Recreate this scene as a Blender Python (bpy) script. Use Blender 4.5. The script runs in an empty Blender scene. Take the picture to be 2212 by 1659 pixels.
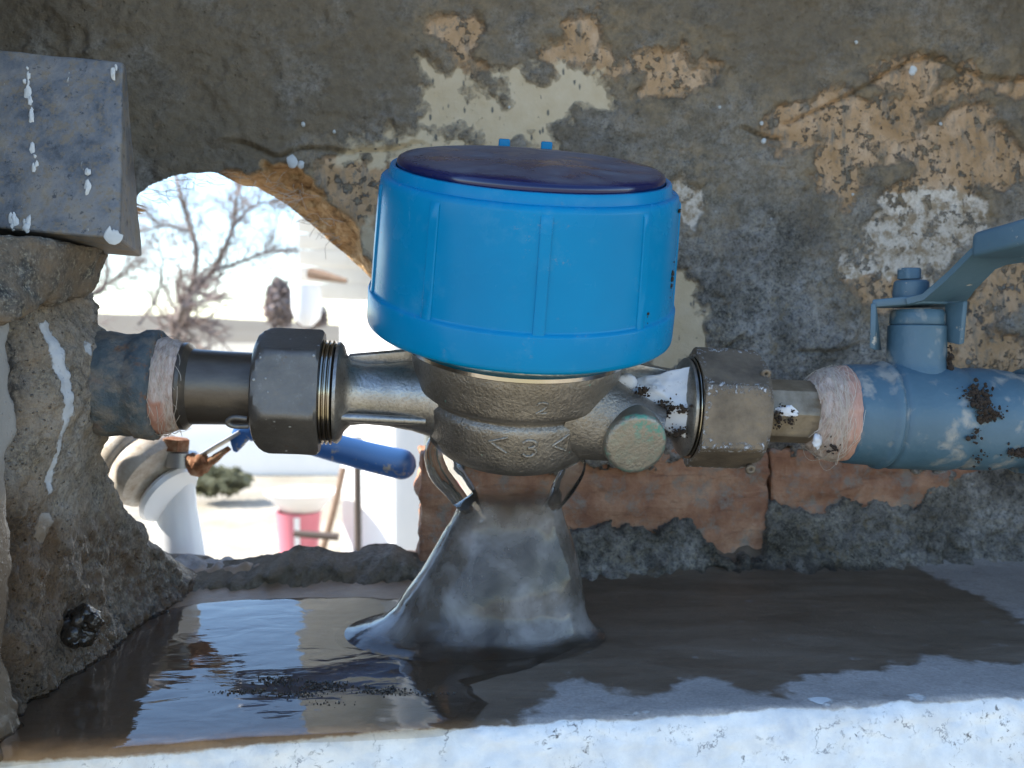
import bpy, bmesh, math, random
import numpy as np
from mathutils import Vector

R = math.radians
random.seed(7)
RNG = np.random.RandomState(11)
SC = bpy.context.scene
COL = SC.collection

# ---------------------------------------------------------------- camera, sky, sun, exposure
# All geometry below is written in centimetres, x right, y away from the camera, z up, measured from
# the camera, which stands 140 cm above the ground.
CAMZ = 140.0
F, CU, CV, HV = 2170.0, 1106.0, 829.5, 720.0
PITCH = math.atan((CV - HV) / F)
cam_d = bpy.data.cameras.new('camera')
cam = bpy.data.objects.new('camera', cam_d)
COL.objects.link(cam)
cam.location = (0, 0, CAMZ / 100)
cam.rotation_euler = (R(90) - PITCH, 0, 0)
cam_d.sensor_width = 36.0
cam_d.lens = F / 2212.0 * 36.0
cam_d.clip_start = 0.01
cam_d.clip_end = 3000
cam_d.dof.use_dof = True
cam_d.dof.focus_distance = 0.312
cam_d.dof.aperture_fstop = 23.0
SC.camera = cam

SUN_DIR = Vector((-0.80, 0.02, 0.62)).normalized()
world = bpy.data.worlds.new('World')
SC.world = world
world.use_nodes = True
wn = world.node_tree.nodes
wn.clear()
w_out = wn.new('ShaderNodeOutputWorld')
w_bg = wn.new('ShaderNodeBackground')
w_sky = wn.new('ShaderNodeTexSky')
w_sky.sky_type = 'NISHITA'
w_sky.sun_disc = False
w_sky.sun_elevation = math.asin(SUN_DIR.z)
w_sky.sun_rotation = math.atan2(SUN_DIR.x, SUN_DIR.y)
w_sky.air_density = 1.0
w_sky.dust_density = 0.15
w_sky.ozone_density = 3.5
w_bg.inputs['Strength'].default_value = 0.13
world.node_tree.links.new(w_sky.outputs[0], w_bg.inputs[0])
world.node_tree.links.new(w_bg.outputs[0], w_out.inputs[0])

sun_d = bpy.data.lights.new('sun', 'SUN')
sun_d.energy = 3.6
sun_d.angle = R(0.53)
sun_d.color = (1.0, 0.95, 0.87)
sun = bpy.data.objects.new('sun', sun_d)
COL.objects.link(sun)
sun.location = (-4, 1, 6)
sun.rotation_euler = (-SUN_DIR).to_track_quat('-Z', 'Y').to_euler()

SC.view_settings.view_transform = 'Standard'
SC.view_settings.look = 'None'
SC.view_settings.gamma = 1.0
SC.view_settings.use_curve_mapping = False
SC.view_settings.exposure = 1.75
SC.render.engine = 'CYCLES'
SC.cycles.use_denoising = True
SC.cycles.max_bounces = 10
SC.cycles.transparent_max_bounces = 12
SC.cycles.sample_clamp_indirect = 6.0

# ---------------------------------------------------------------- small maths
def ray(u, v):
    a, b = (u - CU) / F, (CV - v) / F
    cp, sp = math.cos(PITCH), math.sin(PITCH)
    return np.array([a, cp + b * sp, -sp + b * cp])

def pt(u, v, d):
    r = ray(u, v)
    return r * (d / r[1])

WALL_Y, WALL_K = 44.25, 0.13          # the back wall stands at y = WALL_Y + WALL_K x
def on_wall(u, v, back=0.0):
    r = ray(u, v)
    return r * ((WALL_Y + back) / (r[1] - WALL_K * r[0]))

ZL = -10.65                           # top of the ledge
def on_ledge(u, v, z=None):
    r = ray(u, v)
    return r * ((ZL if z is None else z) / r[2])

def smooth(a, b, x):
    t = np.clip((x - a) / (b - a), 0, 1)
    return t * t * (3 - 2 * t)

def _hash(ix, iy, iz, seed):
    h = (ix * 374761393 + iy * 668265263 + iz * 1274126177 + seed * 974634757) & 0xffffffff
    h = ((h ^ (h >> 13)) * 1274126177) & 0xffffffff
    h = ((h ^ (h >> 15)) * 2246822519) & 0xffffffff
    return ((h ^ (h >> 16)) & 0xffffff) / float(0xffffff)

def vnoise(p, seed=0):
    p = np.asarray(p, float)
    i = np.floor(p).astype(np.int64)
    f = p - i
    f = f * f * f * (f * (f * 6 - 15) + 10)
    out = 0
    for dx in (0, 1):
        wx = f[..., 0] if dx else 1 - f[..., 0]
        for dy in (0, 1):
            wy = f[..., 1] if dy else 1 - f[..., 1]
            for dz in (0, 1):
                wz = f[..., 2] if dz else 1 - f[..., 2]
                out = out + wx * wy * wz * _hash(i[..., 0] + dx, i[..., 1] + dy, i[..., 2] + dz, seed)
    return out * 2 - 1

def fbm(p, scale=1.0, octv=4, seed=0, gain=0.5):
    p = np.asarray(p, float) / scale
    a, s, out = 1.0, 0.0, 0
    for k in range(octv):
        out = out + a * vnoise(p * (2.03 ** k) + 13.7 * k, seed + k)
        s += a
        a *= gain
    return out / s

def sdf(px, py, poly):
    poly = np.asarray(poly, float)
    best = np.full(px.shape, 1e18)
    ins = np.zeros(px.shape, bool)
    n = len(poly)
    for k in range(n):
        ax, ay = poly[k]
        bx, by = poly[(k + 1) % n]
        ex, ey = bx - ax, by - ay
        wx, wy = px - ax, py - ay
        t = np.clip((wx * ex + wy * ey) / (ex * ex + ey * ey + 1e-12), 0, 1)
        qx, qy = wx - t * ex, wy - t * ey
        best = np.minimum(best, qx * qx + qy * qy)
        c = ((ay <= py) & (by > py)) | ((by <= py) & (ay > py))
        xi = ax + (py - ay) / (ey if abs(ey) > 1e-12 else 1e-12) * ex
        ins ^= c & (px < xi)
    d = np.sqrt(best)
    return np.where(ins, -d, d)

def unit(v):
    v = np.asarray(v, float)
    return v / np.linalg.norm(v)

# ---------------------------------------------------------------- objects
def tag(o, label=None, cat=None, group=None, kind=None):
    if label: o['label'] = label
    if cat: o['category'] = cat
    if group: o['group'] = group
    if kind: o['kind'] = kind
    return o

def thing(name, label, cat, base, group=None):
    o = bpy.data.objects.new(name, None)
    COL.objects.link(o)
    o.empty_display_size = 0.02
    o.location = (base[0] / 100, base[1] / 100, (base[2] + CAMZ) / 100)
    return tag(o, label, cat, group)

def mk(name, geo, mat, parent=None, angle=35, attrs=None, origin=None):
    verts, faces = geo
    verts = np.asarray(verts, float)
    me = bpy.data.meshes.new(name)
    o = bpy.data.objects.new(name, me)
    org = np.array(origin if origin is not None else (0, 0, 0), float)
    if parent is not None:
        pw = parent
        loc = np.zeros(3)
        while pw is not None:
            loc += np.array(pw.location)
            pw = pw.parent
        org = np.array([loc[0] * 100, loc[1] * 100, loc[2] * 100 - CAMZ])
    elif origin is None:
        org = np.array([verts[:, 0].mean(), verts[:, 1].mean(), verts[:, 2].min()])
    lv = (verts - org) / 100.0
    if isinstance(faces, np.ndarray):
        nf, k = faces.shape
        me.vertices.add(len(lv))
        me.vertices.foreach_set('co', lv.astype(np.float32).ravel())
        me.loops.add(nf * k)
        me.loops.foreach_set('vertex_index', faces.astype(np.int32).ravel())
        me.polygons.add(nf)
        me.polygons.foreach_set('loop_start', np.arange(0, nf * k, k, dtype=np.int32))
        me.update(calc_edges=True)
    else:
        me.from_pydata([tuple(p) for p in lv], [], [tuple(f) for f in faces])
        me.update()
    me.validate()
    if attrs:
        for an, av in attrs.items():
            a = me.attributes.new(an, 'FLOAT', 'POINT')
            a.data.foreach_set('value', np.asarray(av, np.float32).ravel())
    me.shade_smooth()
    if angle is not None and angle < 180:
        me.set_sharp_from_angle(angle=R(angle))
    if mat: me.materials.append(mat)
    COL.objects.link(o)
    if parent is not None:
        o.parent = parent
    else:
        o.location = (org[0] / 100, org[1] / 100, (org[2] + CAMZ) / 100)
    return o

def join(*geos):
    V, Fc, n = [], [], 0
    for v, f in geos:
        v = np.asarray(v, float)
        V.append(v)
        Fc += [tuple(int(i) + n for i in q) for q in f]
        n += len(v)
    return np.vstack(V), Fc

def frame(axis, ref=(0, 0, 1)):
    a = unit(axis)
    r = np.asarray(ref, float)
    if abs(np.dot(a, unit(r))) > 0.98: r = np.array([1.0, 0, 0])
    e1 = unit(r - a * np.dot(a, r))
    e2 = np.cross(a, e1)
    return a, e1, e2

def lathe(prof, org, axis, ref=(0, 0, 1), seg=64, rfun=None, cap0=True, cap1=True):
    a, e1, e2 = frame(axis, ref)
    th = np.linspace(0, 2 * math.pi, seg, endpoint=False)
    V = []
    for t, r in prof:
        rr = np.full(seg, r, float) if rfun is None else rfun(th, t, r)
        V.append(np.asarray(org) + t * a + rr[:, None] * (np.cos(th)[:, None] * e1 + np.sin(th)[:, None] * e2))
    V = np.vstack(V)
    Fc = []
    for k in range(len(prof) - 1):
        for j in range(seg):
            j2 = (j + 1) % seg
            Fc.append((k * seg + j, k * seg + j2, (k + 1) * seg + j2, (k + 1) * seg + j))
    if cap0: Fc.append(tuple(reversed(range(seg))))
    if cap1: Fc.append(tuple(range((len(prof) - 1) * seg, len(prof) * seg)))
    return V, Fc

def tube(pts, rad, seg=8, caps=True, flat=1.0, ref=(0, 0, 1)):
    pts = np.asarray(pts, float)
    n = len(pts)
    rad = np.full(n, rad, float) if np.isscalar(rad) else np.asarray(rad, float)
    th = np.linspace(0, 2 * math.pi, seg, endpoint=False)
    T = np.gradient(pts, axis=0)
    T /= np.linalg.norm(T, axis=1)[:, None] + 1e-12
    _, e1, e2 = frame(T[0], ref)
    V = []
    for k in range(n):
        e1 = e1 - T[k] * np.dot(e1, T[k]); e1 = unit(e1)
        e2 = np.cross(T[k], e1)
        V.append(pts[k] + rad[k] * (np.cos(th)[:, None] * e1 * flat + np.sin(th)[:, None] * e2))
    Fc = []
    for k in range(n - 1):
        for j in range(seg):
            j2 = (j + 1) % seg
            Fc.append((k * seg + j, k * seg + j2, (k + 1) * seg + j2, (k + 1) * seg + j))
    if caps:
        Fc.append(tuple(reversed(range(seg))))
        Fc.append(tuple(range((n - 1) * seg, n * seg)))
    return np.vstack(V), Fc

def curve_pts(pts, n=24):
    """Catmull-Rom through the points"""
    P = np.asarray(pts, float)
    P = np.vstack([2 * P[0] - P[1], P, 2 * P[-1] - P[-2]])
    out = []
    m = len(P) - 3
    for k in range(n):
        t = k / (n - 1) * m
        i = min(int(t), m - 1)
        f = t - i
        a, b, c, d = P[i:i + 4]
        out.append(0.5 * ((2 * b) + (-a + c) * f + (2 * a - 5 * b + 4 * c - d) * f * f + (-a + 3 * b - 3 * c + d) * f ** 3))
    return np.array(out)

def bm_geo(bm):
    bm.verts.ensure_lookup_table()
    v = np.array([tuple(x.co) for x in bm.verts])
    for i, x in enumerate(bm.verts): x.index = i
    f = [tuple(q.index for q in p.verts) for p in bm.faces]
    bm.free()
    return v, f

def solid(bot, top, bevel=0.0, seg=2):
    """closed prism between two matching loops of points"""
    bm = bmesh.new()
    a = [bm.verts.new(p) for p in bot]
    b = [bm.verts.new(p) for p in top]
    bm.faces.new(list(reversed(a)))
    bm.faces.new(b)
    n = len(a)
    for k in range(n):
        bm.faces.new((a[k], a[(k + 1) % n], b[(k + 1) % n], b[k]))
    bmesh.ops.recalc_face_normals(bm, faces=bm.faces)
    if bevel > 0:
        bmesh.ops.bevel(bm, geom=list(bm.edges), offset=bevel, segments=seg, affect='EDGES', profile=0.5, clamp_overlap=True)
    return bm_geo(bm)

def box(c, ax, half, bevel=0.0, seg=2):
    c = np.asarray(c, float)
    x, y, z = [np.asarray(q, float) for q in ax]
    hx, hy, hz = half
    loop = [(-1, -1), (1, -1), (1, 1), (-1, 1)]
    return solid([c + x * hx * i + y * hy * j - z * hz for i, j in loop],
                 [c + x * hx * i + y * hy * j + z * hz for i, j in loop], bevel, seg)

AX = (np.array([1.0, 0, 0]), np.array([0, 1.0, 0]), np.array([0, 0, 1.0]))

def aabb(x0, x1, y0, y1, z0, z1, bevel=0.0):
    return box(((x0 + x1) / 2, (y0 + y1) / 2, (z0 + z1) / 2), AX, ((x1 - x0) / 2, (y1 - y0) / 2, (z1 - z0) / 2), bevel)

def subdiv(geo, levels=1, smooth_f=0.0, noise=None):
    bm = bmesh.new()
    vs = [bm.verts.new(p) for p in geo[0]]
    for f in geo[1]:
        try: bm.faces.new([vs[i] for i in f])
        except ValueError: pass
    for _ in range(levels):
        bmesh.ops.subdivide_edges(bm, edges=list(bm.edges), cuts=1, use_grid_fill=True)
        if smooth_f > 0:
            bmesh.ops.smooth_vert(bm, verts=list(bm.verts), factor=smooth_f, use_axis_x=True, use_axis_y=True, use_axis_z=True)
    return bm_geo(bm)

def ico(c, r, sub=2, amp=0.25, scale=None, seed=0, flat=(1, 1, 1)):
    bm = bmesh.new()
    bmesh.ops.create_icosphere(bm, subdivisions=sub, radius=1.0)
    v, f = bm_geo(bm)
    n = fbm(v + seed * 7.3, scale or 0.8, 3, seed)
    v = v * (1 + amp * n)[:, None] * r * np.asarray(flat)
    return v + np.asarray(c), f

def normals_out(v, f):
    """vertex normals of a list-of-faces mesh"""
    n = np.zeros_like(v)
    for q in f:
        p = v[list(q[:3])] if len(q) == 3 else v[list(q)]
        nn = np.cross(p[1] - p[0], p[2] - p[0]) if len(q) == 3 else np.cross(p[2] - p[0], p[3 % len(q)] - p[1])
        for i in q: n[i] += nn
    return n / (np.linalg.norm(n, axis=1)[:, None] + 1e-12)

def rough(geo, amp, scale, octv=3, seed=0):
    v, f = geo
    n = normals_out(v, f)
    return v + n * (amp * fbm(v, scale, octv, seed))[:, None], f

def grid_faces(nu, nv):
    i = np.arange(nu * nv).reshape(nv, nu)
    return np.stack([i[:-1, :-1], i[:-1, 1:], i[1:, 1:], i[1:, :-1]], -1).reshape(-1, 4)

# ---------------------------------------------------------------- materials
class G:
    def __init__(s, m):
        s.t = m.node_tree
        s.t.nodes.clear()
        tc = s.t.nodes.new('ShaderNodeTexCoord')
        vm = s.t.nodes.new('ShaderNodeVectorMath'); vm.operation = 'SCALE'
        vm.inputs['Scale'].default_value = 100.0
        s.t.links.new(tc.outputs['Object'], vm.inputs[0])
        s.P = vm.outputs[0]
        geo = s.t.nodes.new('ShaderNodeNewGeometry')
        s.N = geo.outputs['Normal']
    def put(s, sock, val):
        if val is None: return
        if hasattr(val, 'is_output'): s.t.links.new(val, sock)
        elif isinstance(val, (tuple, list)):
            sock.default_value = tuple(val) + ((1.0,) if len(val) == 3 and len(sock.default_value) == 4 else ())
        else: sock.default_value = val
    def stretch(s, k):
        m = s.t.nodes.new('ShaderNodeVectorMath'); m.operation = 'MULTIPLY'
        s.put(m.inputs[0], s.P); m.inputs[1].default_value = k
        return m.outputs[0]
    def noise(s, size, det=4, rough=0.55, dist=0.0, vec=None, col=False):
        n = s.t.nodes.new('ShaderNodeTexNoise')
        s.put(n.inputs['Vector'], vec or s.P)
        n.inputs['Scale'].default_value = 1.0 / size
        n.inputs['Detail'].default_value = det
        n.inputs['Roughness'].default_value = rough
        n.inputs['Distortion'].default_value = dist
        return n.outputs['Color' if col else 'Fac']
    def voro(s, size, feat='F1', vec=None, out='Distance', rnd=1.0):
        n = s.t.nodes.new('ShaderNodeTexVoronoi')
        n.feature = feat
        s.put(n.inputs['Vector'], vec or s.P)
        n.inputs['Scale'].default_value = 1.0 / size
        n.inputs['Randomness'].default_value = rnd
        return n.outputs[out]
    def ramp(s, fac, stops, interp='LINEAR'):
        n = s.t.nodes.new('ShaderNodeValToRGB')
        n.color_ramp.interpolation = interp
        e = n.color_ramp.elements
        while len(e) < len(stops): e.new(0.5)
        for q, (p, c) in zip(e, stops):
            q.position = p
            q.color = tuple(c) + (1.0,) if isinstance(c, (tuple, list)) else (c, c, c, 1.0)
        s.put(n.inputs[0], fac)
        return n.outputs[0]
    def mix(s, fac, a, b, mode='MIX'):
        n = s.t.nodes.new('ShaderNodeMix'); n.data_type = 'RGBA'; n.blend_type = mode
        s.put(n.inputs[0], fac); s.put(n.inputs[6], a); s.put(n.inputs[7], b)
        return n.outputs[2]
    def math(s, op, a, b=0.0, clamp=False):
        n = s.t.nodes.new('ShaderNodeMath'); n.operation = op; n.use_clamp = clamp
        s.put(n.inputs[0], a); s.put(n.inputs[1], b)
        return n.outputs[0]
    def rng(s, x, a, b, c=0.0, d=1.0):
        n = s.t.nodes.new('ShaderNodeMapRange'); n.clamp = True
        s.put(n.inputs[0], x)
        for k, q in enumerate((a, b, c, d)): s.put(n.inputs[k + 1], q)
        return n.outputs[0]
    def attr(s, name):
        n = s.t.nodes.new('ShaderNodeAttribute'); n.attribute_name = name
        return n.outputs['Fac']
    def mask(s, name, size=0.5, amt=0.5, soft=0.08):
        """soft vertex mask broken up by noise into a ragged edge"""
        nz = s.noise(size, 6, 0.65)
        x = s.math('ADD', s.attr(name), s.math('MULTIPLY', s.math('SUBTRACT', nz, 0.5), amt))
        return s.rng(x, 0.5 - soft, 0.5 + soft)
    def bump(s, h, dist=0.05, strength=1.0, normal=None):
        n = s.t.nodes.new('ShaderNodeBump')
        n.inputs['Strength'].default_value = strength
        n.inputs['Distance'].default_value = dist / 100
        s.put(n.inputs['Height'], h)
        s.put(n.inputs['Normal'], normal)
        return n.outputs[0]
    def bsdf(s, base, rough=0.6, metal=0.0, normal=None, **kw):
        n = s.t.nodes.new('ShaderNodeBsdfPrincipled')
        s.put(n.inputs['Base Color'], base); s.put(n.inputs['Roughness'], rough)
        s.put(n.inputs['Metallic'], metal); s.put(n.inputs['Normal'], normal)
        for k, q in kw.items(): s.put(n.inputs[k.replace('_', ' ')], q)
        return n.outputs[0]
    def shader(s, idname, **kw):
        n = s.t.nodes.new(idname)
        for k, q in kw.items(): s.put(n.inputs[k.replace('_', ' ')], q)
        return n.outputs[0]
    def mixs(s, fac, a, b):
        n = s.t.nodes.new('ShaderNodeMixShader')
        s.put(n.inputs[0], fac); s.put(n.inputs[1], a); s.put(n.inputs[2], b)
        return n.outputs[0]
    def out(s, sh):
        o = s.t.nodes.new('ShaderNodeOutputMaterial')
        s.t.links.new(sh, o.inputs['Surface'])

MATS = {}
def mat(fn):
    m = bpy.data.materials.new(fn.__name__)
    m.use_nodes = True
    g = G(m)
    g.out(fn(g))
    MATS[fn.__name__] = m
    return m

def cement(g, k=1.0):
    a = g.noise(2.6, 6, 0.62)
    b = g.noise(0.35, 6, 0.75)
    c = g.ramp(a, [(0.28, (0.085 * k, 0.074 * k, 0.056 * k)), (0.5, (0.170 * k, 0.156 * k, 0.138 * k)), (0.72, (0.26 * k, 0.245 * k, 0.23 * k))])
    c = g.mix(g.rng(b, 0.36, 0.60), g.mix(0.78, c, (0.03, 0.028, 0.022)), c)  # darker where the grain is low; colour stands in for relief shade
    c = g.mix(g.rng(g.noise(0.22, 5, 0.7), 0.56, 0.72), c, g.mix(0.5, c, (0.44, 0.41, 0.36)))
    sand = g.noise(0.11, 3, 0.7)
    c = g.mix(g.rng(sand, 0.52, 0.66), c, g.mix(0.7, c, (0.42, 0.37, 0.27)))
    c = g.mix(g.rng(sand, 0.45, 0.33), c, g.mix(0.75, c, (0.02, 0.018, 0.015)))
    tan = g.math('MULTIPLY', g.rng(g.noise(0.55, 6, 0.72), 0.55, 0.66), g.rng(g.noise(2.2, 3), 0.42, 0.62))
    c = g.mix(g.math('MULTIPLY', tan, 0.65), c, (0.33, 0.245, 0.13))
    grain = g.rng(g.voro(0.28), 0.05, 0.16, 1.0, 0.0)
    sel = g.math('GREATER_THAN', g.noise(0.9, 2), 0.50)
    c = g.mix(g.math('MULTIPLY', g.math('MULTIPLY', grain, sel), 0.6), c, (0.40, 0.33, 0.21))
    speck = g.math('MULTIPLY', g.rng(g.voro(0.75), 0.05, 0.10, 1.0, 0.0), g.math('GREATER_THAN', g.noise(1.7, 1), 0.58))
    c = g.mix(g.math('MULTIPLY', speck, 0.8), c, (0.5, 0.49, 0.46))
    pit = g.math('MULTIPLY', g.rng(g.voro(0.42), 0.06, 0.15, 1.0, 0.0), g.math('GREATER_THAN', g.noise(1.0, 2), 0.50))
    c = g.mix(g.math('MULTIPLY', g.rng(g.voro(0.9), 0.04, 0.08, 1.0, 0.0), 0.75), c, (0.02, 0.018, 0.015))
    return c, a, b, pit

def hgt(g, b, pit):
    h = g.math('ADD', g.math('MULTIPLY', b, 0.9), g.math('MULTIPLY', g.noise(0.12, 4, 0.7), 0.45))
    return g.math('SUBTRACT', h, g.math('MULTIPLY', pit, 0.5))

@mat
def wall_plaster(g):
    c, a, b, pit = cement(g, 2.15)
    c = g.mix(g.rng(g.noise(4.2, 4, 0.6), 0.58, 0.40), c, g.mix(1.0, c, (0.50, 0.49, 0.48), 'MULTIPLY'))
    # overhang shade painted as darker brown towards the wall top; the sill is brown
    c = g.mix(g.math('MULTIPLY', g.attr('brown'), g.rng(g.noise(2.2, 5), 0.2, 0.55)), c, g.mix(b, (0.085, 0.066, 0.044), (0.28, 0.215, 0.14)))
    stn = g.math('MULTIPLY', g.attr('stain'), g.rng(g.noise(0.8, 6, 0.72), 0.42, 0.62))
    c = g.mix(g.math('MULTIPLY', stn, 0.8), c, g.mix(g.noise(0.5, 5, 0.7), (0.27, 0.19, 0.10), (0.44, 0.32, 0.19)))
    streak = g.noise(0.7, 5, 0.6, vec=g.stretch((1.6, 1, 0.5)))
    ochre = g.ramp(g.noise(1.3, 6, 0.65, 0.4), [(0.28, (0.32, 0.18, 0.075)), (0.5, (0.46, 0.285, 0.15)), (0.72, (0.58, 0.40, 0.26))])
    ochre = g.mix(g.rng(g.noise(0.35, 6, 0.75), 0.55, 0.66), g.mix(g.rng(streak, 0.52, 0.70), ochre, (0.20, 0.17, 0.13)), (0.19, 0.16, 0.12))
    cream = g.mix(g.rng(g.noise(1.1, 4), 0.35, 0.7), (0.53, 0.405, 0.25), (0.60, 0.48, 0.325))
    drop = g.math('MULTIPLY', g.rng(g.math('ADD', g.voro(0.55, vec=g.stretch((1.7, 1.5, 0.72))), g.math('MULTIPLY', g.noise(0.2, 3), 0.25)), 0.24, 0.36, 1.0, 0.0), g.math('GREATER_THAN', g.noise(0.8, 2), 0.44))
    cream = g.mix(drop, cream, (0.13, 0.12, 0.10))
    pale = g.mix(g.rng(g.noise(0.5, 5, 0.7), 0.42, 0.6), (0.70, 0.60, 0.49), (0.36, 0.26, 0.16))
    mo = g.mask('ochre', 0.6, 1.8, 0.26)
    mc = g.mask('cream', 0.5, 1.5, 0.22)
    mp = g.mask('pale', 0.6, 1.5, 0.16)
    adobe = g.ramp(g.noise(0.55, 6, 0.7, 0.6, vec=g.stretch((0.7, 0.7, 1.6))), [(0.30, (0.20, 0.10, 0.04)), (0.48, (0.52, 0.30, 0.125)), (0.66, (0.74, 0.52, 0.29))])
    isl = g.rng(g.math('ADD', g.noise(0.42, 5, 0.7), g.math('MULTIPLY', g.math('SUBTRACT', g.noise(1.6, 3), 0.5), 0.35)), 0.385, 0.44)
    mo = g.math('MULTIPLY', mo, isl)
    mp = g.math('MULTIPLY', mp, isl)
    ma = g.mask('adobe', 0.4, 0.5, 0.12)
    c = g.mix(mo, c, ochre)
    c = g.mix(mp, c, pale)
    c = g.mix(mc, c, cream)
    c = g.mix(ma, c, adobe)
    damp = g.mask('damp', 0.9, 0.5, 0.22)
    c = g.mix(damp, c, g.mix(1.0, c, (0.34, 0.31, 0.28), 'MULTIPLY'))
    soft = g.math('SUBTRACT', 1.0, g.math('MULTIPLY', g.math('MAXIMUM', mo, mc), 0.65))
    h = g.math('ADD', g.math('MULTIPLY', hgt(g, b, pit), soft), g.math('MULTIPLY', g.math('MAXIMUM', mo, g.math('MAXIMUM', mc, mp)), -0.35))
    return g.bsdf(c, g.math('SUBTRACT', 0.92, g.math('MULTIPLY', damp, 0.35)), normal=g.bump(h, 0.16, 1.0))

@mat
def brick_clay(g):
    a = g.noise(1.4, 6, 0.65, 0.3)
    c = g.ramp(a, [(0.28, (0.22, 0.095, 0.055)), (0.47, (0.36, 0.175, 0.10)), (0.60, (0.46, 0.255, 0.155)), (0.75, (0.55, 0.37, 0.24))])
    st = g.noise(0.8, 5, 0.7, 0.5, vec=g.stretch((0.5, 1, 2.2)))
    c = g.mix(g.math('MULTIPLY', g.rng(st, 0.55, 0.7), 0.6), c, (0.14, 0.055, 0.03))
    c = g.mix(g.math('MULTIPLY', g.rng(g.noise(0.9, 6, 0.72), 0.50, 0.64), 0.85), c, g.mix(g.noise(0.3, 4), (0.20, 0.17, 0.14), (0.34, 0.30, 0.25)))
    h = g.math('ADD', g.noise(0.3, 5, 0.65), g.math('MULTIPLY', st, 0.8))
    return g.bsdf(c, 0.85, normal=g.bump(h, 0.12, 0.8))

@mat
def jamb_concrete(g):
    c, a, b, pit = cement(g, 1.95)
    c = g.mix(g.rng(g.noise(1.6, 5), 0.3, 0.65), c, g.mix(0.6, c, (0.37, 0.275, 0.185)))
    flat = g.mask('smooth', 0.35, 0.25)
    c = g.mix(flat, c, g.mix(g.noise(0.8, 5, 0.6), (0.24, 0.22, 0.195), (0.36, 0.335, 0.30)))
    wp = g.mask('paint', 0.22, 1.0, 0.07)
    c = g.mix(wp, c, g.mix(g.noise(0.35, 3), (0.42, 0.42, 0.42), (0.60, 0.60, 0.60)))
    c = g.mix(g.math('MULTIPLY', g.attr('pit'), g.rng(g.noise(0.35, 5, 0.7), 0.40, 0.55)), c, (0.045, 0.038, 0.03))  # pits in the gully coloured dark in place of their shade
    wet = g.mask('damp', 0.8, 0.7, 0.3)
    c = g.mix(wet, c, g.mix(1.0, c, (0.42, 0.315, 0.22), 'MULTIPLY'))
    keep = g.math('SUBTRACT', 1.0, g.math('MULTIPLY', g.math('MAXIMUM', flat, wp), 0.85))
    h = g.math('MULTIPLY', g.math('ADD', hgt(g, b, pit), g.math('MULTIPLY', g.rng(g.voro(0.20), 0.0, 0.22), -0.9)), keep)
    return g.bsdf(c, g.math('SUBTRACT', 0.9, g.math('MULTIPLY', wet, 0.70)), normal=g.bump(h, 0.20, 1.0))

@mat
def ledge_concrete(g):
    a = g.noise(2.2, 6, 0.6)
    fine = g.noise(0.10, 4, 0.7)
    dry = g.mix(g.rng(a, 0.3, 0.7), (0.36, 0.325, 0.295), (0.49, 0.445, 0.41))
    dry = g.mix(g.rng(fine, 0.3, 0.75), g.mix(0.45, dry, (0.10, 0.095, 0.09)), dry)
    dry = g.mix(g.rng(g.noise(0.6, 6, 0.75), 0.55, 0.72), dry, g.mix(0.4, dry, (0.18, 0.15, 0.13)))
    dry = g.mix(g.math('MULTIPLY', g.rng(g.voro(0.42), 0.03, 0.07, 1, 0), 0.6), dry, (0.07, 0.05, 0.04))
    sweep = g.noise(1.6, 5, 0.65, 0.8, vec=g.stretch((0.28, 1.0, 1.0)))
    wetc = g.ramp(sweep, [(0.3, (0.095, 0.068, 0.046)), (0.5, (0.145, 0.108, 0.076)), (0.72, (0.20, 0.158, 0.118))])
    mw = g.mask('wet', 0.7, 2.2, 0.22)
    pud = g.mask('puddle', 0.6, 0.2, 0.1)
    brn = g.mix(g.noise(0.5, 5, 0.7), (0.26, 0.175, 0.11), (0.42, 0.30, 0.20))
    wetc = g.mix(g.attr('puddle'), wetc, brn)
    c = g.mix(mw, dry, wetc)
    white = g.mix(g.rng(g.noise(0.9, 6, 0.62), 0.35, 0.65), (0.60, 0.605, 0.60), (0.76, 0.76, 0.74))
    white = g.mix(g.math('MULTIPLY', g.rng(g.noise(2.4, 3), 0.55, 0.75), 0.35), white, (0.80, 0.69, 0.56))
    dirt = g.math('MULTIPLY', g.rng(g.noise(0.22, 6, 0.75, 0.6), 0.56, 0.66), g.rng(g.noise(1.8, 3), 0.50, 0.62))
    white = g.mix(dirt, white, (0.09, 0.085, 0.08))
    wv = g.t.nodes.new('ShaderNodeVectorMath'); wv.operation = 'MULTIPLY_ADD'
    g.put(wv.inputs[0], g.noise(0.5, 4, 0.7, col=True)); wv.inputs[1].default_value = (1.1, 1.1, 1.1); g.put(wv.inputs[2], g.P)
    crk = g.math('MULTIPLY', g.rng(g.voro(2.3, 'DISTANCE_TO_EDGE', vec=wv.outputs[0]), 0.004, 0.016, 1, 0), g.rng(g.noise(1.2, 3), 0.54, 0.62))
    white = g.mix(g.math('MULTIPLY', crk, 0.7), white, (0.14, 0.14, 0.15))
    white = g.mix(g.math('MULTIPLY', g.rng(g.noise(1.5, 5, 0.65), 0.40, 0.28), 0.6), white, (0.47, 0.50, 0.55))
    mp = g.mask('white', 0.25, 0.45, 0.10)
    c = g.mix(mp, c, white)
    h = g.math('ADD', g.math('MULTIPLY', fine, 0.35), g.math('MULTIPLY', g.noise(0.5, 5, 0.65), 0.5))
    h = g.math('ADD', h, g.math('MULTIPLY', mp, 0.9))
    ro = g.mix(mw, (0.88,) * 3, g.mix(g.noise(0.8, 3), (0.30,) * 3, (0.55,) * 3))
    return g.bsdf(c, ro, normal=g.bump(h, 0.06, 0.9), Specular_IOR_Level=0.32)

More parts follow.
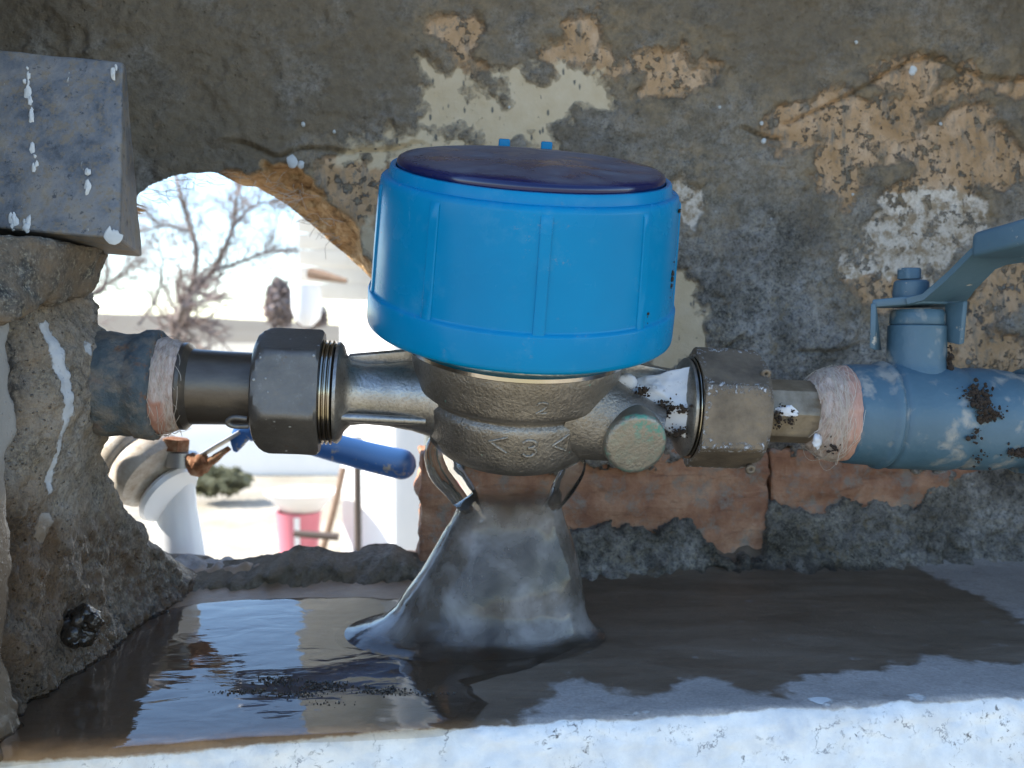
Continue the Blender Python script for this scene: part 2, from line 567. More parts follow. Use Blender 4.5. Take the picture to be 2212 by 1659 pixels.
@mat
def masonry(g):
    a = g.noise(8, 5)
    return g.bsdf(g.mix(a, (0.26, 0.235, 0.20), (0.36, 0.33, 0.28)), 0.9, normal=g.bump(g.noise(1.0, 5), 0.2))

@mat
def white_wash(g):
    a = g.noise(14, 5)
    return g.bsdf(g.mix(a, (0.70, 0.70, 0.68), (0.80, 0.80, 0.78)), 0.85, normal=g.bump(g.noise(1.0, 5), 0.1))

@mat
def blue_plastic(g):
    n = g.noise(2.4, 4)
    c = g.mix(g.rng(n, 0.3, 0.7), (0.0, 0.178, 0.365), (0.0, 0.20, 0.40))
    sp = g.math('MULTIPLY', g.rng(g.voro(1.25), 0.018, 0.034, 1, 0), g.math('GREATER_THAN', g.noise(1.4, 1), 0.53))
    c = g.mix(sp, c, (0.05, 0.045, 0.04))
    c = g.mix(g.math('MULTIPLY', g.rng(g.noise(1.1, 6, 0.7), 0.55, 0.75), 0.16), c, (0.16, 0.34, 0.46))
    scr = g.math('MULTIPLY', g.rng(g.noise(0.5, 6, 0.8, 0.8, vec=g.stretch((3.0, 3.0, 0.35))), 0.66, 0.70), g.rng(g.noise(1.5, 3), 0.48, 0.58))
    c = g.mix(g.math('MULTIPLY', scr, 0.35), c, (0.20, 0.42, 0.55))
    dsty = g.math('MULTIPLY', g.rng(g.noise(0.25, 5, 0.75), 0.60, 0.70), g.rng(g.noise(2.2, 3), 0.52, 0.62))
    c = g.mix(g.math('MULTIPLY', dsty, 0.35), c, (0.22, 0.21, 0.19))
    ro = g.rng(g.noise(1.6, 5), 0.3, 0.7, 0.20, 0.30)
    return g.bsdf(c, ro, normal=g.bump(g.noise(0.05, 3), 0.004, 0.4), Specular_IOR_Level=0.17)

@mat
def lens_glass(g):
    d = g.noise(1.7, 6, 0.62, 0.5, vec=g.stretch((0.8, 1.0, 1.0)))
    dust = g.math('MULTIPLY', g.rng(d, 0.36, 0.62), g.attr('top'))
    c = g.mix(g.math('MULTIPLY', dust, 0.6), (0.004, 0.007, 0.055), (0.19, 0.19, 0.205))
    sp = g.math('MULTIPLY', g.rng(g.voro(0.5), 0.03, 0.06, 1, 0), g.math('GREATER_THAN', g.noise(0.9, 1), 0.57))
    c = g.mix(g.math('MULTIPLY', sp, 0.7), c, (0.5, 0.5, 0.5))
    return g.bsdf(c, g.math('ADD', 0.16, g.math('MULTIPLY', dust, 0.4)), Specular_IOR_Level=0.6)

def metal_cast(g, lo, hi, ro=0.42, size=0.11, depth=0.022, verd=0.0, metal=0.85):
    a = g.noise(1.1, 5, 0.6)
    c = g.mix(g.rng(a, 0.3, 0.7), lo, hi)
    grain = g.noise(size, 4, 0.6, 0.3)
    c = g.mix(g.rng(grain, 0.3, 0.5, 0.35, 0.0), c, (0.06, 0.05, 0.04))
    m = metal
    if verd:
        vd = g.math('MULTIPLY', g.rng(g.voro(0.30), 0.06, 0.14, 1, 0), g.rng(g.noise(0.9, 4), 0.56, 0.64))
        vd = g.math('MULTIPLY', vd, verd)
        c = g.mix(vd, c, (0.10, 0.30, 0.22))
        m = g.math('SUBTRACT', metal, g.math('MULTIPLY', vd, metal * 0.9))
    return g.bsdf(c, g.rng(g.noise(0.6, 4), 0.3, 0.7, ro - 0.06, ro + 0.08), m, normal=g.bump(g.math('ADD', grain, g.math('MULTIPLY', g.noise(0.35, 3), 0.8)), depth, 1.0))

@mat
def cast_bronze(g): return metal_cast(g, (0.205, 0.182, 0.155), (0.325, 0.290, 0.25), 0.40, 0.10, 0.040, 0.8)
@mat
def plug_bronze(g):
    a = g.noise(1.1, 5, 0.6)
    c = g.mix(g.rng(a, 0.3, 0.7), (0.23, 0.208, 0.172), (0.335, 0.305, 0.255))
    grain = g.noise(0.10, 4, 0.6, 0.3)
    vd = g.math('MULTIPLY', g.attr('verdigris'), g.rng(g.noise(0.30, 5, 0.7), 0.48, 0.58))
    c = g.mix(vd, c, g.mix(g.noise(0.15, 3), (0.02, 0.12, 0.085), (0.12, 0.32, 0.24)))
    return g.bsdf(c, 0.45, g.math('SUBTRACT', 0.8, g.math('MULTIPLY', vd, 0.75)), normal=g.bump(grain, 0.03, 1.0))
@mat
def tube_bronze(g): return metal_cast(g, (0.30, 0.28, 0.255), (0.44, 0.415, 0.385), 0.34, 0.10, 0.016, 0.4)
@mat
def bright_steel(g): return g.bsdf((0.62, 0.58, 0.52), 0.16, 1.0, normal=g.bump(g.noise(0.5, 3), 0.01))
@mat
def thread_brass(g): return g.bsdf(g.mix(g.noise(0.7, 4), (0.32, 0.27, 0.20), (0.55, 0.50, 0.42)), 0.22, 1.0)

@mat
def nut_dark(g):
    a = g.noise(1.2, 5, 0.65)
    c = g.ramp(a, [(0.3, (0.115, 0.102, 0.090)), (0.6, (0.175, 0.158, 0.140)), (0.8, (0.22, 0.17, 0.125))])
    sp = g.math('MULTIPLY', g.rng(g.voro(0.38), 0.09, 0.16, 1, 0), g.math('GREATER_THAN', g.noise(0.7, 2), 0.49))
    c = g.mix(g.math('MULTIPLY', g.rng(g.noise(0.3, 6, 0.75), 0.58, 0.70), 0.4), c, (0.30, 0.28, 0.255))
    c = g.mix(g.math('MULTIPLY', sp, 0.7), c, (0.42, 0.42, 0.40))
    rust = g.rng(g.noise(0.5, 6, 0.7), 0.62, 0.72)
    c = g.mix(g.math('MULTIPLY', rust, 0.6), c, (0.16, 0.085, 0.04))
    return g.bsdf(c, g.rng(a, 0.3, 0.7, 0.36, 0.52), g.math('SUBTRACT', 0.55, g.math('MULTIPLY', sp, 0.5)), normal=g.bump(g.math('ADD', g.noise(0.12, 4, 0.7), sp), 0.018))

@mat
def nut_limed(g):
    a = g.noise(0.9, 6, 0.65)
    c = g.ramp(a, [(0.3, (0.10, 0.078, 0.058)), (0.55, (0.185, 0.145, 0.105)), (0.8, (0.27, 0.19, 0.11))])
    e = g.attr('lime')
    sp = g.math('MULTIPLY', g.rng(g.noise(0.16, 5, 0.75), 0.53, 0.60), g.rng(g.math('ADD', e, g.math('MULTIPLY', g.noise(0.7, 3), 0.7)), 0.85, 1.05))
    c = g.mix(g.math('MULTIPLY', sp, 0.9), c, (0.50, 0.50, 0.52))
    return g.bsdf(c, 0.55, g.math('SUBTRACT', 0.35, g.math('MULTIPLY', sp, 0.35)), normal=g.bump(g.math('ADD', g.noise(0.14, 4, 0.7), g.math('MULTIPLY', sp, 1.2)), 0.025))

@mat
def nipple_dark(g):
    a = g.noise(0.9, 5, 0.6, vec=g.stretch((0.4, 1, 1)))
    c = g.ramp(a, [(0.3, (0.080, 0.064, 0.050)), (0.6, (0.135, 0.112, 0.09)), (0.8, (0.18, 0.145, 0.105))])
    return g.bsdf(c, 0.36, 0.6, normal=g.bump(g.noise(0.1, 4), 0.008))

@mat
def nipple_tan(g):
    a = g.noise(0.8, 5, 0.65)
    c = g.ramp(a, [(0.3, (0.14, 0.105, 0.065)), (0.6, (0.26, 0.21, 0.15)), (0.8, (0.34, 0.24, 0.12))])
    return g.bsdf(c, 0.42, 0.45, normal=g.bump(g.noise(0.15, 4), 0.012))

@mat
def socket_iron(g):
    a = g.noise(1.0, 6, 0.68)
    c = g.ramp(a, [(0.30, (0.045, 0.07, 0.09)), (0.47, (0.085, 0.105, 0.115)), (0.58, (0.17, 0.155, 0.135)), (0.75, (0.27, 0.225, 0.175))])
    rust = g.math('MULTIPLY', g.rng(g.noise(0.6, 5, 0.7), 0.56, 0.68), g.math('ADD', 0.25, g.attr('rust')))
    c = g.mix(g.math('MINIMUM', rust, 1.0), c, (0.24, 0.10, 0.035))
    return g.bsdf(c, 0.75, 0.0, normal=g.bump(g.math('ADD', g.noise(0.18, 5, 0.7), a), 0.10))

@mat
def valve_paint(g):
    a = g.noise(2.0, 4)
    c = g.mix(g.rng(a, 0.3, 0.7), (0.048, 0.102, 0.142), (0.074, 0.134, 0.178))
    n = g.noise(0.95, 4, 0.5, 0.15)
    w = g.math('MULTIPLY', g.rng(n, 0.55, 0.66), g.rng(g.noise(0.3, 5, 0.75), 0.30, 0.48))
    grey = g.mix(g.noise(0.35, 4), (0.20, 0.205, 0.195), (0.32, 0.31, 0.28))
    c = g.mix(w, c, grey)
    st = g.math('MULTIPLY', g.rng(g.noise(0.5, 5, 0.7), 0.60, 0.72), 0.5)
    c = g.mix(st, c, (0.13, 0.165, 0.19))
    sp = g.math('MULTIPLY', g.rng(g.voro(0.7), 0.035, 0.07, 1, 0), g.math('GREATER_THAN', g.noise(1.0, 2), 0.57))
    c = g.mix(g.math('MULTIPLY', sp, 0.8), c, (0.05, 0.035, 0.03))
    return g.bsdf(c, 0.46, normal=g.bump(g.math('SUBTRACT', g.noise(0.25, 4), g.math('MULTIPLY', w, 0.8)), 0.022))

@mat
def handle_paint(g):
    n = g.noise(1.2, 6, 0.7, 0.2)
    c = g.mix(g.rng(g.noise(2.0, 4), 0.3, 0.7), (0.050, 0.102, 0.140), (0.076, 0.134, 0.176))
    w = g.rng(n, 0.62, 0.66)
    c = g.mix(w, c, (0.40, 0.37, 0.32))
    c = g.mix(g.rng(g.noise(0.4, 5, 0.7), 0.68, 0.72), c, (0.17, 0.075, 0.03))
    return g.bsdf(c, 0.5, normal=g.bump(g.math('SUBTRACT', g.noise(0.25, 4), w), 0.015))

@mat
def hemp_fibre(g):
    c = g.mix(g.noise(0.25, 4, 0.7), (0.40, 0.32, 0.25), (0.70, 0.62, 0.53))
    return g.bsdf(c, 0.85)

@mat
def hemp_wrap(g):
    n = g.noise(0.25, 6, 0.75, 0.3, vec=g.stretch((2.5, 0.6, 0.6)))
    c = g.ramp(n, [(0.28, (0.30, 0.19, 0.14)), (0.48, (0.50, 0.375, 0.31)), (0.68, (0.66, 0.56, 0.50))])
    c = g.mix(g.math('MULTIPLY', g.attr('pink'), 0.85), c, g.mix(g.noise(0.5, 4), (0.40, 0.16, 0.10), (0.52, 0.26, 0.18)))
    return g.bsdf(c, 0.8, normal=g.bump(n, 0.05))

@mat
def white_paste(g):
    c = g.mix(g.rng(g.noise(0.35, 5, 0.7), 0.58, 0.70), (0.60, 0.60, 0.62), (0.30, 0.28, 0.27))
    return g.bsdf(c, 0.55, normal=g.bump(g.noise(0.4, 4), 0.03), Subsurface_Weight=0.0)

@mat
def white_flake(g): return g.bsdf(g.mix(g.noise(0.2, 3), (0.46, 0.46, 0.44), (0.62, 0.62, 0.60)), 0.6, normal=g.bump(g.noise(0.1, 3), 0.012))

@mat
def soil(g): return g.bsdf(g.mix(g.noise(0.12, 4, 0.7), (0.008, 0.006, 0.004), (0.05, 0.03, 0.018)), 0.95, normal=g.bump(g.noise(0.06, 3), 0.02))
@mat
def wet_soil(g): return g.bsdf(g.mix(g.noise(0.2, 4, 0.7), (0.010, 0.008, 0.006), (0.06, 0.042, 0.028)), 0.16, normal=g.bump(g.noise(0.12, 3), 0.03))

@mat
def sheet_metal(g):
    a = g.noise(1.5, 6, 0.68, 0.2)
    c = g.ramp(a, [(0.32, (0.052, 0.054, 0.058)), (0.45, (0.142, 0.146, 0.152)), (0.56, (0.225, 0.212, 0.20)), (0.70, (0.30, 0.25, 0.185))])
    c = g.mix(g.math('MULTIPLY', g.rng(g.noise(0.35, 6, 0.78), 0.50, 0.60), 0.75), c, (0.24, 0.185, 0.12))
    c = g.mix(g.math('MULTIPLY', g.rng(g.noise(0.22, 5, 0.75), 0.42, 0.34), 0.8), c, (0.04, 0.045, 0.055))
    c = g.mix(g.rng(g.noise(0.6, 5, 0.7, vec=g.stretch((2.6, 1, 0.45))), 0.68, 0.71), c, (0.52, 0.50, 0.44))
    return g.bsdf(c, g.rng(a, 0.3, 0.7, 0.38, 0.75), 0.35, normal=g.bump(g.math('ADD', g.noise(0.2, 5, 0.7), a), 0.035))

@mat
def rubble(g):
    c, a, b, pit = cement(g, 0.9)
    c = g.mix(g.rng(g.noise(0.7, 4), 0.35, 0.65), c, (0.19, 0.135, 0.085))
    return g.bsdf(c, 0.9, normal=g.bump(hgt(g, b, pit), 0.15))

# water -----------------------------------------------------------
@mat
def puddle_water(g):
    rip = g.noise(1.3, 3, 0.45, 1.2, vec=g.stretch((0.45, 1.0, 1.0)))
    nrm = g.bump(rip, 0.020, 1.0)
    fr = g.t.nodes.new('ShaderNodeFresnel'); fr.inputs['IOR'].default_value = 1.36
    g.put(fr.inputs['Normal'], nrm)
    gl = g.shader('ShaderNodeBsdfGlossy', Color=(1, 1, 1), Roughness=0.03, Normal=nrm)
    tr = g.shader('ShaderNodeBsdfTransparent', Color=(0.86, 0.82, 0.76))
    return g.mixs(fr.outputs[0], tr, gl)

@mat
def falling_water(g):
    rip = g.noise(2.4, 3, 0.5, 0.5)
    nrm = g.bump(rip, 0.10, 1.0)
    fr = g.t.nodes.new('ShaderNodeFresnel'); fr.inputs['IOR'].default_value = 1.26
    g.put(fr.inputs['Normal'], nrm)
    gl = g.shader('ShaderNodeBsdfGlossy', Color=(1, 1, 1), Roughness=0.06, Normal=nrm)
    tr = g.shader('ShaderNodeBsdfTransparent', Color=g.mix(g.attr('low'), (0.94, 0.935, 0.925), (0.78, 0.755, 0.72)))
    n = g.noise(1.9, 4, 0.55, 0.3)
    tone = g.ramp(n, [(0.36, (0.075, 0.062, 0.049)), (0.46, (0.14, 0.120, 0.100)), (0.53, (0.185, 0.165, 0.146)), (0.66, (0.285, 0.262, 0.25))])  # pale and dark blotches stand in for sky reflections, painted into the colour
    tone = g.mix(g.rng(g.noise(0.18, 4, 0.7), 0.40, 0.32, 0.0, 0.5), tone, (0.07, 0.06, 0.05))
    dots = g.math('MULTIPLY', g.rng(g.voro(0.30), 0.03, 0.06, 1, 0), g.math('GREATER_THAN', g.noise(0.8, 1), 0.53))
    tone = g.mix(g.math('MULTIPLY', dots, 0.7), tone, (0.50, 0.48, 0.44))
    df = g.bsdf(tone, 0.5)
    low = g.attr('low')
    cl = g.math('MULTIPLY', g.rng(n, 0.34, 0.60, 0.42, 0.74), g.math('ADD', 0.05, g.math('MULTIPLY', low, 1.0)))
    return g.mixs(fr.outputs[0], g.mixs(cl, tr, df), gl)

@mat
def clear_water(g):
    nrm = g.bump(g.noise(0.8, 3), 0.012)
    return g.shader('ShaderNodeBsdfGlass', Color=(0.96, 0.96, 0.95), Roughness=0.02, IOR=1.33, Normal=nrm)

# beyond the hole ---------------------------------------------------
@mat
def dry_ground(g):
    c = g.mix(g.rng(g.noise(60, 6, 0.65), 0.35, 0.65), (0.27, 0.235, 0.175), (0.42, 0.375, 0.30))
    c = g.mix(g.rng(g.noise(400, 4), 0.5, 0.65), c, (0.30, 0.27, 0.16))
    return g.bsdf(c, 0.95, normal=g.bump(g.noise(6, 5), 1.0))
@mat
def hill_grass(g): return g.bsdf(g.mix(g.noise(900, 6, 0.65), (0.11, 0.09, 0.057), (0.18, 0.148, 0.10)), 0.95)
@mat
def bark(g): return g.bsdf(g.mix(g.noise(8, 5), (0.11, 0.085, 0.07), (0.22, 0.175, 0.15)), 0.9)
@mat
def twig_bark(g): return g.bsdf(g.mix(g.noise(30, 3), (0.20, 0.15, 0.125), (0.36, 0.28, 0.25)), 0.9)
@mat
def dark_leaf(g): return g.bsdf(g.mix(g.noise(12, 4), (0.10, 0.105, 0.055), (0.17, 0.17, 0.10)), 0.8)
@mat
def white_render(g): return g.bsdf(g.mix(g.noise(20, 5), (0.74, 0.74, 0.72), (0.82, 0.81, 0.79)), 0.8)
@mat
def cream_board(g): return g.bsdf(g.mix(g.noise(9, 4), (0.66, 0.62, 0.54), (0.76, 0.72, 0.64)), 0.7)
@mat
def brown_wood(g): return g.bsdf(g.mix(g.noise(4, 4), (0.17, 0.10, 0.06), (0.30, 0.20, 0.13)), 0.75)
@mat
def pole_grey(g): return g.bsdf((0.22, 0.225, 0.20), 0.45, 0.5)
@mat
def pole_brown(g): return g.bsdf((0.10, 0.072, 0.055), 0.6)
@mat
def red_plastic(g): return g.bsdf((0.62, 0.19, 0.235), 0.4)
@mat
def white_plastic(g): return g.bsdf((0.80, 0.80, 0.80), 0.4)
@mat
def rusty_iron(g):
    n = g.noise(0.5, 6, 0.7)
    return g.bsdf(g.ramp(n, [(0.3, (0.09, 0.035, 0.015)), (0.5, (0.25, 0.095, 0.035)), (0.7, (0.40, 0.25, 0.14))]), 0.85, normal=g.bump(n, 0.06))
@mat
def valve_cream(g):
    n = g.noise(0.8, 6, 0.7)
    return g.bsdf(g.ramp(n, [(0.3, (0.33, 0.235, 0.15)), (0.5, (0.55, 0.47, 0.37)), (0.7, (0.68, 0.64, 0.57))]), 0.5, normal=g.bump(n, 0.03))
@mat
def valve_white(g): return g.bsdf((0.80, 0.80, 0.79), 0.3)
@mat
def zinc(g): return g.bsdf(g.mix(g.noise(0.6, 4), (0.40, 0.39, 0.37), (0.58, 0.57, 0.55)), 0.42, 0.7)
@mat
def lever_blue(g):
    n = g.noise(0.7, 6, 0.7)
    c = g.mix(g.math('MULTIPLY', g.rng(n, 0.55, 0.62), g.attr('low')), (0.05, 0.15, 0.40), (0.42, 0.38, 0.30))
    return g.bsdf(c, 0.32)

# ================================================================ the wall with its hole
def W2(pts, back=0.0):
    """pixels of the photograph -> (x, z) on the back wall"""
    out = []
    for q in pts:
        b = q[2] if len(q) > 2 else back
        p = on_wall(q[0], q[1], b)
        out.append((p[0], p[2]))
    return np.array(out)

c2 = lambda L: [(746.2 + x * .3551, y * .3551) for x, y in L]
c3 = lambda L: [(1426.5 + x * .3551, y * .3551) for x, y in L]
c6 = lambda L: [(1426.5 + x * .3551, 432 + y * .3551) for x, y in L]

HOLE = [(60, 700, 3), (120, 520, 3), (200, 478, 3), (305, 464, 3), (350, 447, 3), (400, 417, 3.4), (450, 404, 3.6), (500, 400, 3.6), (560, 407, 3.6),
        (620, 442, 3.6), (680, 492, 3.4), (740, 547, 3), (790, 592, 2.6), (850, 660, 2), (910, 760, 1.6), (940, 850, 1.5), (946, 950, 1.5),
        (950, 1020, 1.5), (944, 1080, 1.5), (932, 1098, 1.2), (925, 1150, 1.2), (916, 1192, 1.2), (880, 1184, 1), (850, 1171, 1), (810, 1173, 1),
        (775, 1186, 1), (735, 1192, 1), (690, 1180, 1), (650, 1176, 1), (600, 1192, 1), (560, 1202, 1), (500, 1206, 1), (440, 1216, 1), (380, 1222, 1),
        (250, 1222, 1), (60, 1222, 1)]
OUTER = [(20, 700), (90, 480), (190, 450), (300, 440), (440, 396), (520, 362), (600, 359), (665, 374), (730, 440), (775, 510), (815, 590), (870, 680),
         (935, 770), (966, 850), (972, 950), (978, 1080), (966, 1190), (940, 1216), (900, 1212), (850, 1200), (780, 1214), (700, 1210), (640, 1205), (560, 1232),
         (430, 1244), (250, 1250), (20, 1250)]
OCHRE = [c2([(620, 140), (780, 160), (830, 200), (790, 270), (780, 330), (800, 390), (700, 380), (640, 320), (690, 290), (620, 220), (590, 180)]),
         c2([(1380, 170), (1500, 200), (1540, 250), (1500, 300), (1540, 360), (1700, 370), (1740, 340), (1830, 330), (2000, 350), (1980, 390), (1860, 400),
             (1720, 430), (1640, 450), (1560, 430), (1500, 400), (1400, 420), (1300, 410), (1280, 340), (1380, 290), (1370, 230)]),
         c2([(1900, 400), (2000, 390), (2212, 440), (2230, 480), (2100, 540), (1990, 560), (1900, 530), (1810, 530), (1830, 480), (1920, 450)]),
         c3([(1440, 390), (1560, 360), (1700, 370), (1720, 430), (1640, 470), (1580, 560), (1640, 620), (1600, 700), (1540, 830), (1620, 760), (1720, 780),
             (1830, 730), (1980, 650), (1960, 760), (2060, 800), (2080, 900), (2160, 1000), (2110, 1060), (1960, 1100), (1840, 1120), (1820, 1200), (1600, 1180),
             (1480, 1240), (1380, 1240), (1380, 1170), (1480, 1120), (1560, 1030), (1600, 960), (1450, 940), (1300, 900), (1200, 940), (1290, 960),
             (1180, 1040), (1230, 1120), (1260, 1140), (1220, 1200), (1170, 1210), (1100, 1160), (940, 1140), (960, 1040), (950, 960), (1000, 880),
             (940, 860), (800, 900), (700, 850), (690, 740), (740, 700), (850, 690), (930, 720), (1000, 650), (1110, 610), (1230, 600), (1260, 660),
             (1300, 620), (1400, 600), (1480, 540), (1290, 530), (1270, 520)]),
         c3([(1750, 490), (1900, 490), (2000, 520), (2100, 510), (2250, 490), (2250, 530), (2000, 560), (1800, 540)]),
         c6([(1140, 450), (1400, 440), (1410, 540), (1380, 600), (1250, 610), (1190, 600), (1130, 560)]),
         c6([(1850, 600), (2000, 420), (2250, 400), (2250, 660), (2000, 660), (1960, 760), (2000, 860), (2250, 900), (2250, 1090), (1900, 1040), (1780, 980),
             (1740, 900), (1840, 880)]),
         [(700, 380), (760, 355), (850, 360), (850, 420), (830, 500), (840, 570), (800, 560), (760, 470), (720, 410)]]
CREAM = [c2([(470, 400), (560, 420), (690, 480), (690, 570), (800, 600), (900, 650), (1000, 680), (1030, 720), (1000, 560), (940, 450), (1050, 440),
             (1160, 470), (1180, 540), (1230, 520), (1290, 440), (1420, 430), (1570, 480), (1580, 600), (1560, 640), (1400, 670), (1310, 720), (1260, 800),
             (1250, 890), (1160, 880), (1130, 830), (1060, 810), (1000, 870), (950, 960), (780, 960), (830, 820), (800, 750), (700, 715), (600, 760),
             (580, 810), (480, 790), (430, 760), (500, 690), (510, 560)]),
         c2([(0, 890), (280, 820), (440, 800), (580, 850), (700, 870), (800, 900), (800, 960), (500, 960), (380, 970), (300, 1000), (0, 940)]),
         c6([(60, 440), (180, 520), (250, 680), (250, 800), (290, 900), (200, 950), (100, 1010), (-40, 1020), (0, 760)]),
         [(765, 505), (800, 500), (860, 580), (870, 660), (815, 600)]]
PALE = [c3([(1820, 1200), (1940, 1270), (1940, 1380), (1880, 1480), (1700, 1560), (1600, 1659), (1130, 1659), (1140, 1590), (1250, 1540), (1280, 1440),
            (1240, 1390), (1340, 1320), (1350, 1230), (1480, 1220), (1600, 1180)]),
        c3([(-20, 1100), (120, 1070), (250, 1150), (260, 1240), (200, 1290), (100, 1260), (0, 1180)])]
BRICKZ = [[(1150, 1012), (1260, 1010), (1330, 1015), (1420, 1005), (1490, 1000), (1640, 985), (1700, 975), (1800, 975), (1880, 1000), (2010, 1008), (2003, 1060),
           (1950, 1078), (1700, 1088), (1668, 1105), (1658, 1150), (1642, 1192), (1550, 1190), (1530, 1150), (1490, 1130), (1445, 1130), (1420, 1152), (1350, 1122),
           (1240, 1148), (1150, 1150), (1000, 1180), (915, 1200), (915, 1090), (985, 1050), (1000, 1012)]]

def build_wall():
    step = 0.09
    xs = np.arange(-23.6, 33.0, step)
    zs = np.concatenate([np.arange(-11.6, 17.0, step), np.arange(17.0, 34.0, 0.5)])
    X, Z = np.meshgrid(xs, zs)
    P3 = np.stack([X, np.zeros_like(X), Z], -1)
    jx = 0.30 * fbm(P3, 1.1, 4, 31) + 0.14 * fbm(P3, 0.4, 3, 32)
    jz = 0.30 * fbm(P3, 1.1, 4, 57) + 0.14 * fbm(P3, 0.4, 3, 58)
    def region(polys, br=0.0):
        s = np.full(X.shape, 9.0)
        for p in polys: s = np.minimum(s, sdf(X + jx, Z + jz, W2(p)))
        return s + br * isl
    isl = fbm(P3, 1.0, 5, 91, 0.62)
    so = sdf(X + jx * 1.3, Z + jz * 1.3, W2(OUTER, 0.3))
    jag = 0.12 * fbm(P3, 0.5, 4, 77)
    sh = sdf(X + jag, Z - jag * 0.8, W2(HOLE))
    s_o, s_c, s_p, s_b = region(OCHRE, 1.0) - 0.28, region(CREAM, 0.8) - 0.12, region(PALE, 1.0) - 0.25, region(BRICKZ, 0.75)
    patch = np.minimum(np.minimum(s_o, s_c), s_p)
    big = fbm(P3, 5.0, 3, 1)
    med = fbm(P3, 1.3, 4, 2)
    fine = fbm(P3, 0.35, 3, 3)
    pl = smooth(-0.15, 0.40, patch)
    low = smooth(-7.5, -10.0, Z)
    h = 0.30 * big + pl * (0.12 + 0.15 * med + 0.085 * fine + 0.05 * fbm(P3, 0.22, 3, 15) + 0.16 * np.maximum(fbm(P3, 0.75, 3, 14), -0.1)) + (1 - pl) * (0.05 * med + 0.02 * fine)
    # ragged shallow plates: terraces in the plaster
    ter = fbm(P3 * np.array([0.75, 1, 1.3]), 2.6, 4, 5)
    h += pl * 0.09 * smooth(0.05, 0.14, ter) + pl * 0.07 * smooth(-0.24, -0.15, ter)
    # a long ragged crack edge above the hole
    ck = W2([(520, 305), (560, 318), (600, 330), (650, 322), (700, 316), (760, 326), (830, 322), (900, 314)])
    zc = np.interp(X, ck[:, 0], ck[:, 1]) + 0.25 * fbm(P3, 0.8, 3, 6)
    inx = smooth(ck[0, 0] - 1.5, ck[0, 0] + 0.5, X) * (1 - smooth(ck[-1, 0] - 1, ck[-1, 0] + 1.0, X))
    h += 0.22 * inx * np.where(Z > zc, np.exp(-(Z - zc) / 1.2), 0)
    h -= 0.25 * inx * np.exp(-((Z - zc + 0.04) / 0.07) ** 2)
    # right hand undercut edge over the big ochre patch
    for cp in ([(1690, 265), (1760, 240), (1830, 205), (1960, 130), (2010, 118), (2080, 150), (2130, 168), (2212, 172)], [(1600, 275), (1650, 290), (1690, 300)], [(1560, 750), (1590, 735), (1605, 720)], [(1720, 755), (1790, 760), (1850, 740)]):
        q = W2(cp)
        zc = np.interp(X, q[:, 0], q[:, 1]) + 0.12 * fbm(P3, 0.6, 3, 8)
        inx = smooth(q[0, 0] - .3, q[0, 0] + 0.3, X) * (1 - smooth(q[-1, 0] - .3, q[-1, 0] + .3, X))
        h += 0.20 * inx * np.where(Z > zc, np.exp(-(Z - zc) / 0.9), 0) - 0.2 * inx * np.exp(-((Z - zc + 0.05) / 0.09) ** 2)
    # lumpy mortar towards the ledge
    lump = np.abs(fbm(P3, 1.1, 4, 12))
    h += low * (0.55 + 0.9 * lump + 0.3 * fine) + smooth(-9.6, -11.0, Z) * 0.9
    # brick zone sits deeper, the bricks are objects of their own
    inb = 1 - smooth(-0.12, 0.06, s_b)
    h = h * (1 - inb) - 2.6 * inb
    # broken edge of the hole: the adobe core slopes back to the hole's edge
    t = np.clip(-so / (np.maximum(-so, 0) + np.maximum(sh, 0) + 0.02), 0, 1)
    topright = smooth(-9.0, -6.0, Z)
    core = t ** 0.8 * (1.0 + 2.5 * topright)
    strata = fbm(P3 * np.array([0.6, 1, 1.7]), 0.9, 5, 21, 0.6)
    rec = core + (t > 0) * smooth(0, 0.3, t) * (0.85 * strata + 0.25 * np.abs(fbm(P3, 0.5, 4, 23)) + 0.12 * fine) * (0.35 + 0.65 * topright)
    yb = -h * (1 - 0.75 * t) + rec
    keep = sh > -step * 1.05
    f = grid_faces(len(xs), len(zs))
    kf = keep.ravel()[f].all(1) & (sh.ravel()[f] > -step * 1.3).all(1) & (sh.ravel()[f].max(1) > 0)
    # snap to the hole outline
    gx = np.gradient(sh, step, axis=1); gz = np.gradient(sh, zs, axis=0)
    g2 = gx * gx + gz * gz + 1e-9
    mv = np.minimum(np.where(sh < 0, -sh, 0) / np.sqrt(g2), step * 1.3)
    X2 = X + gx / np.sqrt(g2) * mv
    Z2 = Z + gz / np.sqrt(g2) * mv
    Y = WALL_Y + WALL_K * X2 + yb
    V = np.stack([X2, Y, Z2], -1).reshape(-1, 3)
    f = f[kf]
    used = np.unique(f)
    re = np.full(len(V), -1); re[used] = np.arange(len(used))
    soft = lambda s, w=0.42: np.clip(0.5 - s / (2 * w), 0, 1).ravel()[used]
    adobe = np.where(so < 0.5, np.clip(0.5 - so / 0.5, 0, 1), 0) * (0.25 + 0.75 * topright)
    wet = W2([(1225, 1262), (1300, 1235), (1480, 1212), (1700, 1205), (1870, 1202), (1990, 1225), (2100, 1262), (2300, 1330), (2300, 1400), (1225, 1400)])
    wetl = W2([(380, 1290), (430, 1262), (560, 1262), (700, 1255), (850, 1240), (930, 1230), (1000, 1215), (1240, 1215), (1240, 1400), (380, 1400)])
    sw = np.minimum(sdf(X + jx, Z + jz, wet), sdf(X + jx, Z + jz, wetl))
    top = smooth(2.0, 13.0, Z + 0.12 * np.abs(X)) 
    left = smooth(-4, -14, X) * smooth(3, 8, Z)
